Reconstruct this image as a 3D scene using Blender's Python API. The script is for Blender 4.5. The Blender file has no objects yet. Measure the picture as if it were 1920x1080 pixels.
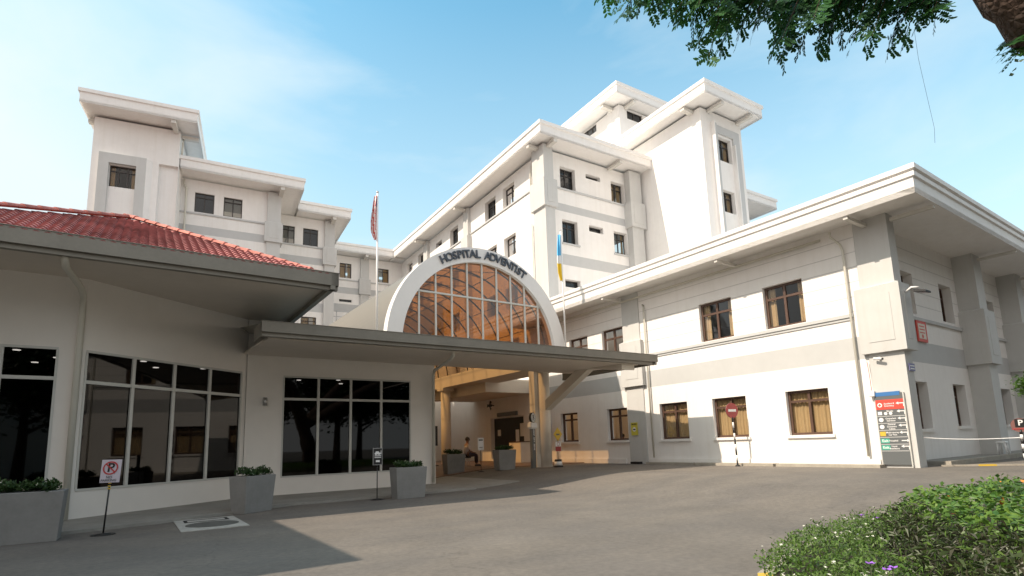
import bpy, math, random
import numpy as np
from mathutils import Vector, Matrix
R = math.radians
random.seed(7)
rng = np.random.default_rng(7)
scene = bpy.context.scene
COL = scene.collection

# ------------------------------------------------------------------ camera
PITCH, ROLL, FOC, CY, CAMH = R(8.69), R(-1.79), 1037.3, 674.0, 1.25
fw = np.array([0, math.cos(PITCH), math.sin(PITCH)])
rt = np.array([1.0, 0, 0]); up = np.array([0, -math.sin(PITCH), math.cos(PITCH)])
r2 = math.cos(ROLL) * rt + math.sin(ROLL) * up
u2 = -math.sin(ROLL) * rt + math.cos(ROLL) * up
cam_d = bpy.data.cameras.new('camera'); cam = bpy.data.objects.new('camera', cam_d); COL.objects.link(cam)
cam.matrix_world = Matrix(((r2[0], u2[0], -fw[0], 0), (r2[1], u2[1], -fw[1], 0), (r2[2], u2[2], -fw[2], CAMH), (0, 0, 0, 1)))
cam_d.sensor_width = 36; cam_d.lens = 36 * FOC / 1920; cam_d.shift_y = (CY - 540) / 1920
cam_d.clip_start = 0.05; cam_d.clip_end = 3000
scene.camera = cam
# ------------------------------------------------------------------ light
SUN_AZ, SUN_EL = R(-115), R(43)          # azimuth measured from +Y towards +X
sd = bpy.data.lights.new('sun', 'SUN'); so = bpy.data.objects.new('sun', sd); COL.objects.link(so)
sd.energy = 4.2; sd.angle = R(0.6); sd.color = (1.0, 0.85, 0.69)
sv = Vector((math.sin(SUN_AZ) * math.cos(SUN_EL), math.cos(SUN_AZ) * math.cos(SUN_EL), math.sin(SUN_EL)))
so.rotation_euler = sv.to_track_quat('Z', 'Y').to_euler(); so.location = (-30, -12, 40)
world = bpy.data.worlds.new('World'); scene.world = world; world.use_nodes = True
nt = world.node_tree; nt.nodes.clear()
wo = nt.nodes.new('ShaderNodeOutputWorld'); bg = nt.nodes.new('ShaderNodeBackground'); bg.inputs[1].default_value = 0.122
sky = nt.nodes.new('ShaderNodeTexSky'); sky.sky_type = 'NISHITA'; sky.sun_disc = False
sky.sun_elevation = SUN_EL; sky.sun_rotation = SUN_AZ; sky.air_density = 1.4; sky.dust_density = 3.0; sky.ozone_density = 1.5
tc = nt.nodes.new('ShaderNodeTexCoord'); mp = nt.nodes.new('ShaderNodeMapping'); mp.inputs['Scale'].default_value = (1.2, 1.2, 3.6)
mp.inputs['Rotation'].default_value = (0.25, 0.5, 0.3)
cl = nt.nodes.new('ShaderNodeTexNoise'); cl.inputs['Scale'].default_value = 1.5; cl.inputs['Detail'].default_value = 6; cl.inputs['Roughness'].default_value = 0.55
cl.inputs['Distortion'].default_value = 0.5
cr = nt.nodes.new('ShaderNodeValToRGB'); cr.color_ramp.elements[0].position = 0.44; cr.color_ramp.elements[1].position = 0.72
cr.color_ramp.elements[1].color = (0.45, 0.45, 0.45, 1)
cmix = nt.nodes.new('ShaderNodeMix'); cmix.data_type = 'RGBA'; cmix.inputs[7].default_value = (5.5, 6.25, 6.5, 1)
hsv = nt.nodes.new('ShaderNodeMix'); hsv.data_type = 'RGBA'; hsv.blend_type = 'MULTIPLY'; hsv.inputs[0].default_value = 1.0; hsv.inputs[7].default_value = (1.12, 1.82, 1.72, 1)
nt.links.new(tc.outputs['Generated'], mp.inputs[0]); nt.links.new(mp.outputs[0], cl.inputs[0]); nt.links.new(cl.outputs[0], cr.inputs[0])
# pale humid glow low in the sky and broad round the sun's side
gd = nt.nodes.new('ShaderNodeVectorMath'); gd.operation = 'DOT_PRODUCT'; ga = R(-72); gd.inputs[1].default_value = (math.sin(ga) * .98, math.cos(ga) * .98, .12)
nt.links.new(tc.outputs['Generated'], gd.inputs[0])
gr = nt.nodes.new('ShaderNodeMapRange'); gr.inputs[1].default_value = 0.55; gr.inputs[2].default_value = 1.06; gr.interpolation_type = 'SMOOTHSTEP'; nt.links.new(gd.outputs['Value'], gr.inputs[0])
sx = nt.nodes.new('ShaderNodeSeparateXYZ'); nt.links.new(tc.outputs['Generated'], sx.inputs[0])
hr = nt.nodes.new('ShaderNodeMapRange'); hr.inputs[1].default_value = 0.66; hr.inputs[2].default_value = 0.05; hr.inputs[4].default_value = 0.95; nt.links.new(sx.outputs[2], hr.inputs[0])
mxx = nt.nodes.new('ShaderNodeMath'); mxx.operation = 'ADD'; nt.links.new(gr.outputs[0], mxx.inputs[0]); nt.links.new(hr.outputs[0], mxx.inputs[1])
mx2 = nt.nodes.new('ShaderNodeMath'); mx2.operation = 'ADD'; mx2.use_clamp = True; nt.links.new(mxx.outputs[0], mx2.inputs[0]); nt.links.new(cr.outputs[0], mx2.inputs[1])
nt.links.new(sky.outputs[0], hsv.inputs[6]); nt.links.new(hsv.outputs[2], cmix.inputs[6]); nt.links.new(mx2.outputs[0], cmix.inputs[0])
# warm sky lobe added behind the viewpoint, unseen, to warm the fill light
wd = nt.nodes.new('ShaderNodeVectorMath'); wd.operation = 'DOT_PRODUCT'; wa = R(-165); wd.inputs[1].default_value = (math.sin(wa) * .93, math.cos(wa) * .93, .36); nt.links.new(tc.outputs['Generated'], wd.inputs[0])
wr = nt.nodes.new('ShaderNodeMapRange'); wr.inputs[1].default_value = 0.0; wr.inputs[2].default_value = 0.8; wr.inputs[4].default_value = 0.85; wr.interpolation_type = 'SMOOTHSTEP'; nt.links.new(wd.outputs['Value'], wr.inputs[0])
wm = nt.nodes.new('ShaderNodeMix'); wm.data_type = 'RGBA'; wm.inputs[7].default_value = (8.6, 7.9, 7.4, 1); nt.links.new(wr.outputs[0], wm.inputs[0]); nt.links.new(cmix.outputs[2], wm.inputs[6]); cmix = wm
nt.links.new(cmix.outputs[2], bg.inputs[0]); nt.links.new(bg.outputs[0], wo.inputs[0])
scene.view_settings.view_transform = 'Standard'; scene.view_settings.look = 'None'
scene.view_settings.gamma = 1; scene.view_settings.exposure = 0.40

# ------------------------------------------------------------------ helpers
def hd(a): a = R(a); return np.array([math.sin(a), math.cos(a), 0.0])
def ray(x, y): return fw + r2 * ((x - 960) / FOC) - u2 * ((y - CY) / FOC)
CAMP = np.array([0, 0, CAMH])
def seen(x, y, d): return Vector(CAMP + ray(x, y) * d)                 # a point d metres in front of the camera
def onz(x, y, z): r = ray(x, y); return CAMP + r * ((z - CAMH) / r[2])
# site grid: local x runs along the fronts, local y runs deeper; origin = foot of the annex corner
A0 = np.array([10.13, 15.57, 0.0]); AROT = R(34.7)
def AW(v, u, z=0.0): return Vector(A0 + hd(55.3) * v + hd(-34.7) * u + np.array([0, 0, z]))
def gz(v):
    t = min(max((v + 9) / 4.5, 0), 1); return 0.3 * t * t * (3 - 2 * t)

STREAK = ('white_wall_paint', 'white_wall_boards', 'white_roof_fascia', 'pale_grey_pilaster_paint', 'grey_planter_concrete')
def mat(name, col, rough=0.6, metal=0.0, spec=0.5, noise=None, bump=0, bscale=30, grooves=None, coat=0, emit=None):
    m = bpy.data.materials.new(name); m.use_nodes = True; n = m.node_tree; b = n.nodes['Principled BSDF']
    b.inputs['Base Color'].default_value = (*col, 1); b.inputs['Roughness'].default_value = rough
    b.inputs['Metallic'].default_value = metal; b.inputs['Specular IOR Level'].default_value = spec
    if coat: b.inputs['Coat Weight'].default_value = coat
    if emit: b.inputs['Emission Color'].default_value = (*emit[0], 1); b.inputs['Emission Strength'].default_value = emit[1]
    tcn = n.nodes.new('ShaderNodeTexCoord')
    if noise:
        sc, amt = noise
        t = n.nodes.new('ShaderNodeTexNoise'); t.inputs['Scale'].default_value = sc; t.inputs['Detail'].default_value = 8; t.inputs['Roughness'].default_value = 0.65
        t2 = n.nodes.new('ShaderNodeTexNoise'); t2.inputs['Scale'].default_value = sc * 9; t2.inputs['Detail'].default_value = 5
        ad = n.nodes.new('ShaderNodeMath'); ad.operation = 'MULTIPLY_ADD'; ad.inputs[1].default_value = 0.4
        n.links.new(tcn.outputs['Object'], t.inputs[0]); n.links.new(tcn.outputs['Object'], t2.inputs[0])
        n.links.new(t2.outputs[0], ad.inputs[0]); n.links.new(t.outputs[0], ad.inputs[2])
        rp = n.nodes.new('ShaderNodeValToRGB'); rp.color_ramp.elements[0].position = 0.45; rp.color_ramp.elements[1].position = 0.95
        rp.color_ramp.elements[0].color = (*[c * (1 - amt) for c in col], 1); rp.color_ramp.elements[1].color = (*[min(1, c * (1 + amt)) for c in col], 1)
        n.links.new(ad.outputs[0], rp.inputs[0]); n.links.new(rp.outputs[0], b.inputs['Base Color'])
    if noise and name in STREAK:
        ms = n.nodes.new('ShaderNodeMapping'); ms.inputs['Scale'].default_value = (2.2, 2.2, .10); t4 = n.nodes.new('ShaderNodeTexNoise'); t4.inputs['Scale'].default_value = 1.6; t4.inputs['Detail'].default_value = 7; t4.inputs['Roughness'].default_value = .7
        n.links.new(tcn.outputs['Object'], ms.inputs[0]); n.links.new(ms.outputs[0], t4.inputs[0])
        r4 = n.nodes.new('ShaderNodeValToRGB'); r4.color_ramp.elements[0].position = .36; r4.color_ramp.elements[1].position = .52; r4.color_ramp.elements[0].color = (.965, .96, .95, 1); r4.color_ramp.elements[1].color = (1, 1, 1, 1)
        n.links.new(t4.outputs[0], r4.inputs[0]); mm4 = n.nodes.new('ShaderNodeMix'); mm4.data_type = 'RGBA'; mm4.blend_type = 'MULTIPLY'; mm4.inputs[0].default_value = 1
        n.links.new(rp.outputs[0], mm4.inputs[6]); n.links.new(r4.outputs[0], mm4.inputs[7]); n.links.new(mm4.outputs[2], b.inputs['Base Color'])
        class _W: outputs = [mm4.outputs[2]]
        rp = _W
    hin = None
    if grooves:
        sp, off = grooves
        sx = n.nodes.new('ShaderNodeSeparateXYZ'); n.links.new(tcn.outputs['Object'], sx.inputs[0])
        a = n.nodes.new('ShaderNodeMath'); a.operation = 'ADD'; a.inputs[1].default_value = off + 100 * sp
        d = n.nodes.new('ShaderNodeMath'); d.operation = 'MODULO'; d.inputs[1].default_value = sp
        g = n.nodes.new('ShaderNodeMath'); g.operation = 'GREATER_THAN'; g.inputs[1].default_value = 0.022
        n.links.new(sx.outputs[2], a.inputs[0]); n.links.new(a.outputs[0], d.inputs[0]); n.links.new(d.outputs[0], g.inputs[0])
        hin = g.outputs[0]
        bp = n.nodes.new('ShaderNodeBump'); bp.inputs['Distance'].default_value = 0.012; bp.inputs['Strength'].default_value = 0.9
        n.links.new(hin, bp.inputs['Height']); n.links.new(bp.outputs[0], b.inputs['Normal'])
        gm = n.nodes.new('ShaderNodeMix'); gm.data_type = 'RGBA'; gm.inputs[6].default_value = (*[c * .72 for c in col], 1)
        n.links.new(hin, gm.inputs[0])
        if noise: n.links.new(rp.outputs[0], gm.inputs[7])
        else: gm.inputs[7].default_value = (*col, 1)
        n.links.new(gm.outputs[2], b.inputs['Base Color'])
    if bump:
        t = n.nodes.new('ShaderNodeTexNoise'); t.inputs['Scale'].default_value = bscale; t.inputs['Detail'].default_value = 6
        n.links.new(tcn.outputs['Object'], t.inputs[0])
        bp2 = n.nodes.new('ShaderNodeBump'); bp2.inputs['Distance'].default_value = bump; bp2.inputs['Strength'].default_value = 0.6
        n.links.new(t.outputs[0], bp2.inputs['Height'])
        if grooves: n.links.new(bp.outputs[0], bp2.inputs['Normal'])
        n.links.new(bp2.outputs[0], b.inputs['Normal'])
    return m

def glass_mat(name, tint, fac, rough=0.02, spec_tint=(1, 1, 1), body=None, bodyfac=0.0, spec_low=False):
    """thin pane: lets tinted light through, mirrors by Fresnel, may have a body colour of its own"""
    m = bpy.data.materials.new(name); m.use_nodes = True; n = m.node_tree; n.nodes.clear()
    o = n.nodes.new('ShaderNodeOutputMaterial'); tr = n.nodes.new('ShaderNodeBsdfTransparent'); tr.inputs[0].default_value = (*tint, 1)
    gl = n.nodes.new('ShaderNodeBsdfGlossy'); gl.inputs['Roughness'].default_value = rough; gl.inputs['Color'].default_value = (*spec_tint, 1)
    fr = n.nodes.new('ShaderNodeFresnel'); fr.inputs[0].default_value = 1.36 if spec_low else 1.45
    mx = n.nodes.new('ShaderNodeMath'); mx.operation = 'MULTIPLY_ADD'; mx.inputs[1].default_value = 1.0; mx.inputs[2].default_value = fac
    mx.use_clamp = True
    n.links.new(fr.outputs[0], mx.inputs[0])
    src = tr.outputs[0]
    if body:
        df = n.nodes.new('ShaderNodeBsdfPrincipled'); df.inputs['Base Color'].default_value = (*body, 1); df.inputs['Roughness'].default_value = 0.5
        tl = n.nodes.new('ShaderNodeBsdfTranslucent'); tl.inputs[0].default_value = (*body, 1)
        mb_ = n.nodes.new('ShaderNodeMixShader'); mb_.inputs[0].default_value = 0.5; n.links.new(df.outputs[0], mb_.inputs[1]); n.links.new(tl.outputs[0], mb_.inputs[2])
        m0 = n.nodes.new('ShaderNodeMixShader'); m0.inputs[0].default_value = bodyfac
        n.links.new(tr.outputs[0], m0.inputs[1]); n.links.new(mb_.outputs[0], m0.inputs[2]); src = m0.outputs[0]
    ms = n.nodes.new('ShaderNodeMixShader'); n.links.new(mx.outputs[0], ms.inputs[0]); n.links.new(src, ms.inputs[1]); n.links.new(gl.outputs[0], ms.inputs[2])
    n.links.new(ms.outputs[0], o.inputs[0]); return m

def leaf_mat(name, col, col2, trans=0.35, scale=6):
    m = bpy.data.materials.new(name); m.use_nodes = True; n = m.node_tree; n.nodes.clear()
    o = n.nodes.new('ShaderNodeOutputMaterial'); b = n.nodes.new('ShaderNodeBsdfPrincipled'); b.inputs['Roughness'].default_value = 0.45
    t = n.nodes.new('ShaderNodeBsdfTranslucent'); mx = n.nodes.new('ShaderNodeMixShader'); mx.inputs[0].default_value = trans
    tcn = n.nodes.new('ShaderNodeTexCoord'); ns = n.nodes.new('ShaderNodeTexNoise'); ns.inputs['Scale'].default_value = scale; ns.inputs['Detail'].default_value = 5
    rp = n.nodes.new('ShaderNodeValToRGB'); rp.color_ramp.elements[0].position = 0.35; rp.color_ramp.elements[1].position = 0.68
    rp.color_ramp.elements[0].color = (*col, 1); rp.color_ramp.elements[1].color = (*col2, 1)
    n.links.new(tcn.outputs['Object'], ns.inputs[0]); n.links.new(ns.outputs[0], rp.inputs[0])
    n.links.new(rp.outputs[0], b.inputs['Base Color']); n.links.new(rp.outputs[0], t.inputs[0])
    n.links.new(b.outputs[0], mx.inputs[1]); n.links.new(t.outputs[0], mx.inputs[2]); n.links.new(mx.outputs[0], o.inputs[0]); return m

M = {}
M['wall'] = mat('white_wall_paint', (.81, .79, .77), .7, noise=(.35, .05), bump=.0015, bscale=60)
M['wallg'] = mat('white_wall_boards', (.81, .79, .77), .7, noise=(.35, .05), grooves=(.44, .1))
M['band'] = mat('grey_band_paint', (.50, .505, .505), .7, noise=(.4, .06))
M['pil'] = mat('pale_grey_pilaster_paint', (.54, .54, .53), .7, noise=(.4, .06))
M['roofw'] = mat('white_roof_fascia', (.82, .80, .78), .55, noise=(.5, .05))
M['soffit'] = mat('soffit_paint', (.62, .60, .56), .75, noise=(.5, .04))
M['pav'] = mat('pavilion_wall_paint', (.78, .745, .70), .7, noise=(.3, .05), bump=.001, bscale=80)
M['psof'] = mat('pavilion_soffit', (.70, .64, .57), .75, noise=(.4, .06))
M['gutter'] = mat('grey_green_gutter', (.215, .20, .17), .5, noise=(2, .12))
M['groof'] = mat('grey_metal_roofing', (.28, .27, .235), .5, noise=(1, .1))
M['tile'] = mat('red_clay_tile', (.33, .125, .12), .85, noise=(1.2, .5))
M['hip'] = mat('orange_ridge_tile', (.44, .15, .12), .8, noise=(2, .35))
M['brown'] = mat('brown_window_wood', (.085, .045, .03), .5, noise=(4, .2))
M['dframe'] = mat('dark_bronze_frame', (.04, .032, .028), .45)
M['wframe'] = mat('white_aluminium_frame', (.55, .55, .52), .4)
M['pane'] = glass_mat('clear_pane', (.82, .82, .80), .0)
M['pane_dark'] = glass_mat('tinted_shop_pane', (.075, .075, .08), 0, spec_low=True)
M['pane_blue'] = mat('dark_window_glass', (.012, .015, .018), .04, spec=.55)
M['blind'] = mat('window_blind', (.30, .30, .28), .8)
M['pane_sky'] = mat('pale_reflecting_glass', (.05, .06, .07), .06, spec=1.0)
M['curtain'] = mat('tan_curtain_cloth', (.52, .37, .20), .85, noise=(8, .08))
M['stain'] = mat('oil_stain', (.075, .068, .06), .7)
M['dark'] = mat('dark_interior', (.02, .018, .016), .9)
M['room'] = mat('room_wall', (.10, .09, .08), .9)
M['concrete'] = mat('pavement_concrete', (.27, .26, .235), .85, noise=(1.5, .18), bump=.002, bscale=50)
M['kerb'] = mat('kerb_stone', (.36, .33, .28), .85, noise=(3, .2), bump=.003, bscale=30)
M['planter'] = mat('grey_planter_concrete', (.235, .235, .23), .8, noise=(2.5, .12), bump=.0015, bscale=70)
M['soil'] = mat('dark_soil', (.03, .02, .014), .95, noise=(8, .3), bump=.01, bscale=40)
M['steel'] = mat('brushed_steel', (.5, .5, .5), .35, metal=.9)
M['white'] = mat('white_enamel', (.78, .78, .78), .4)
M['black'] = mat('black_paint', (.015, .015, .016), .45)
M['red'] = mat('red_enamel', (.45, .03, .03), .45)
M['sred'] = mat('sign_red', (.60, .07, .05), .5)
M['nored'] = mat('faded_sign_red', (.33, .05, .05), .5)
M['yellow'] = mat('yellow_paint', (.62, .42, .05), .5)
M['blue'] = mat('sign_blue', (.04, .16, .40), .5)
M['cyan'] = mat('poster_blue', (.03, .3, .55), .5)
M['green'] = mat('sign_green', (.06, .38, .28), .5)
M['sgrey'] = mat('sign_grey', (.115, .125, .13), .45)
M['cream'] = mat('cream_paint', (.72, .67, .59), .7, noise=(.5, .05))
M['letter'] = mat('dark_letter_metal', (.055, .065, .085), .35)
M['pipe'] = mat('cream_drain_pipe', (.62, .60, .53), .45)
M['porch'] = mat('brown_porch_tiles', (.18, .11, .07), .45, noise=(2, .25))
M['bark'] = mat('rough_brown_bark', (.085, .055, .042), .9, noise=(9, .5), bump=.03, bscale=18)
M['skin'] = mat('skin', (.22, .12, .08), .5)
M['hair'] = mat('black_hair', (.012, .01, .01), .6)
M['shirt'] = mat('pale_shirt', (.48, .44, .44), .8)
M['trouser'] = mat('dark_trousers', (.03, .02, .028), .8)
M['purple'] = mat('violet_petal', (.30, .12, .55), .6)
M['wpetal'] = mat('white_petal', (.75, .74, .62), .6)
M['opetal'] = mat('orange_leaf', (.65, .22, .04), .6)
M['vault'] = glass_mat('bronze_vault_sheet', (.68, .42, .18), -.03, .5, spec_tint=(.35, .33, .3), body=(.24, .145, .08), bodyfac=.6)
M['gable'] = glass_mat('bronze_gable_pane', (.62, .38, .20), .0, .03)
M['rib'] = mat('dark_vault_rib', (.055, .04, .035), .5)
M['leafT'] = leaf_mat('overhanging_leaves', (.014, .06, .018), (.05, .16, .035), .45, 1.6)
M['leafG'] = leaf_mat('broad_green_leaves', (.05, .13, .02), (.13, .24, .045), .3, 9)
M['leafD'] = leaf_mat('narrow_dark_leaves', (.022, .03, .014), (.065, .062, .035), .2, 7)
M['leafG2'] = leaf_mat('yellow_green_leaves', (.10, .20, .02), (.19, .30, .05), .35, 5)
M['leafD2'] = leaf_mat('olive_leaves', (.03, .055, .015), (.07, .10, .03), .25, 7)
M['leafW'] = leaf_mat('small_bright_leaves', (.07, .15, .02), (.17, .27, .06), .4, 8)
M['leafP'] = leaf_mat('planter_leaves', (.02, .055, .012), (.06, .12, .03), .25, 12)
M['leafF'] = leaf_mat('far_tree_leaves', (.012, .035, .010), (.035, .075, .02), .25, .8)

bk = M['bark'].node_tree; vo = bk.nodes.new('ShaderNodeTexVoronoi'); vo.feature = 'DISTANCE_TO_EDGE'; vo.inputs['Scale'].default_value = 11
tb = bk.nodes.new('ShaderNodeTexCoord'); mb_ = bk.nodes.new('ShaderNodeMapping'); mb_.inputs['Scale'].default_value = (.6, 1.6, 1.6); bk.links.new(tb.outputs['Object'], mb_.inputs[0]); bk.links.new(mb_.outputs[0], vo.inputs[0])
b2 = bk.nodes.new('ShaderNodeBump'); b2.inputs['Distance'].default_value = .05; b2.inputs['Strength'].default_value = 1; bk.links.new(vo.outputs['Distance'], b2.inputs['Height'])
pb = bk.nodes['Principled BSDF']; bk.links.new(pb.inputs['Normal'].links[0].from_socket, b2.inputs['Normal']); bk.links.new(b2.outputs[0], pb.inputs['Normal'])

class MB:
    def __init__(s): s.v = []; s.f = []; s.m = []; s.sm = []
    def quad(s, a, b, c, d, m=0, smooth=False):
        i = len(s.v); s.v += [tuple(a), tuple(b), tuple(c), tuple(d)]; s.f.append((i, i + 1, i + 2, i + 3)); s.m.append(m); s.sm.append(smooth)
    def poly(s, pts, m=0):
        i = len(s.v); s.v += [tuple(p) for p in pts]; s.f.append(tuple(range(i, i + len(pts)))); s.m.append(m); s.sm.append(False)
    def box8(s, c, m=0):                 # c: 4 bottom + 4 top points
        i = len(s.v); s.v += [tuple(p) for p in c]
        for f in ((3, 2, 1, 0), (4, 5, 6, 7), (0, 1, 5, 4), (1, 2, 6, 5), (2, 3, 7, 6), (3, 0, 4, 7)):
            s.f.append(tuple(i + k for k in f)); s.m.append(m); s.sm.append(False)
    def box(s, x0, x1, y0, y1, z0, z1, m=0):
        s.box8([(x0, y0, z0), (x1, y0, z0), (x1, y1, z0), (x0, y1, z0), (x0, y0, z1), (x1, y0, z1), (x1, y1, z1), (x0, y1, z1)], m)
    def tube(s, pts, r, seg=10, m=0, cap=True):
        pts = [Vector(p) for p in pts]; n = len(pts); rs = r if isinstance(r, (list, tuple)) else [r] * n; rings = []
        for i, p in enumerate(pts):
            t = (pts[min(i + 1, n - 1)] - pts[max(i - 1, 0)]).normalized()
            a = Vector((0, 0, 1)) if abs(t.z) < .9 else Vector((1, 0, 0))
            x = t.cross(a).normalized(); y = t.cross(x)
            base = len(s.v)
            for k in range(seg):
                an = 2 * math.pi * k / seg; s.v.append(tuple(p + (x * math.cos(an) + y * math.sin(an)) * rs[i]))
            rings.append(base)
        for i in range(n - 1):
            for k in range(seg):
                k2 = (k + 1) % seg; s.f.append((rings[i] + k, rings[i] + k2, rings[i + 1] + k2, rings[i + 1] + k)); s.m.append(m); s.sm.append(True)
        if cap:
            s.f.append(tuple(rings[0] + k for k in range(seg))[::-1]); s.m.append(m); s.sm.append(False)
            s.f.append(tuple(rings[-1] + k for k in range(seg))); s.m.append(m); s.sm.append(False)
    def disc(s, c, n, r, th, seg=24, m=0):
        n = Vector(n).normalized(); c = Vector(c); s.tube([c, c + n * th], r, seg, m)
    def loft_rect(s, x0, x1, y0, y1, prof, m=0, cap=True):
        """prof: list of (outset, z) rings round a rectangle"""
        i = len(s.v)
        for o, z in prof: s.v += [(x0 - o, y0 - o, z), (x1 + o, y0 - o, z), (x1 + o, y1 + o, z), (x0 - o, y1 + o, z)]
        for k in range(len(prof) - 1):
            for e in range(4):
                a = i + 4 * k + e; b = i + 4 * k + (e + 1) % 4; s.f.append((a, b, b + 4, a + 4)); s.m.append(m); s.sm.append(False)
        if cap:
            s.f.append((i + 3, i + 2, i + 1, i)); s.m.append(m); s.sm.append(False)
            j = i + 4 * (len(prof) - 1); s.f.append((j, j + 1, j + 2, j + 3)); s.m.append(m); s.sm.append(False)
    def build(s, name, mats, parent=None, loc=None, rotz=None):
        me = bpy.data.meshes.new(name); me.from_pydata(s.v, [], s.f)
        if not isinstance(mats, (list, tuple)): mats = [mats]
        for k in mats: me.materials.append(M[k] if isinstance(k, str) else k)
        me.polygons.foreach_set('material_index', s.m); me.polygons.foreach_set('use_smooth', s.sm)
        me.validate(); me.update()
        o = bpy.data.objects.new(name, me); COL.objects.link(o)
        if parent: o.parent = parent
        if loc is not None: o.location = loc
        if rotz is not None: o.rotation_euler = (0, 0, rotz)
        return o

def tag(o, label=None, cat=None, group=None, kind=None):
    if label: o['label'] = label
    if cat: o['category'] = cat
    if group: o['group'] = group
    if kind: o['kind'] = kind
    return o
def thing(name, label, cat, loc=(0, 0, 0), rot=0.0, group=None):
    o = bpy.data.objects.new(name, None); COL.objects.link(o); o.location = loc; o.rotation_euler = (0, 0, rot); o.empty_display_size = .2
    return tag(o, label, cat, group)
def dup(root, loc, rot=None, label=None):
    c = root.copy(); COL.objects.link(c); c.location = loc
    if rot is not None: c.rotation_euler = (0, 0, rot)
    if label: c['label'] = label
    def kids(src, dst):
        for ch in list(src.children):
            k = ch.copy(); COL.objects.link(k); k.parent = dst; kids(ch, k)
    kids(root, c); return c

_tc = {}
def text_mesh(s):
    if s not in _tc:
        cu = bpy.data.curves.new('t', 'FONT'); cu.body = s; cu.size = 1; cu.align_x = 'CENTER'; cu.align_y = 'CENTER'; cu.extrude = 0.02; cu.offset = 0.018; cu.resolution_u = 3
        ob = bpy.data.objects.new('t', cu); COL.objects.link(ob); bpy.context.view_layer.update()
        me = bpy.data.meshes.new_from_object(ob.evaluated_get(bpy.context.evaluated_depsgraph_get()))
        v = [tuple(x.co) for x in me.vertices]; f = [tuple(p.vertices) for p in me.polygons]
        bpy.data.objects.remove(ob); bpy.data.curves.remove(cu); bpy.data.meshes.remove(me); _tc[s] = (v, f)
    return _tc[s]
def put_text(mb, s, c, ex, ey, size, depth=.01, m=0, width=None):
    """text centred at c, running along unit vector ex, upright along ey"""
    v, f = text_mesh(s); ex = Vector(ex); ey = Vector(ey); ez = ex.cross(ey); c = Vector(c)
    w = max(p[0] for p in v) - min(p[0] for p in v); sx = size if not width else width / w
    i = len(mb.v)
    for p in v: mb.v.append(tuple(c + ex * p[0] * sx + ey * p[1] * size + ez * (p[2] / .02) * depth))
    for q in f: mb.f.append(tuple(i + k for k in q)); mb.m.append(m); mb.sm.append(False)

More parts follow.
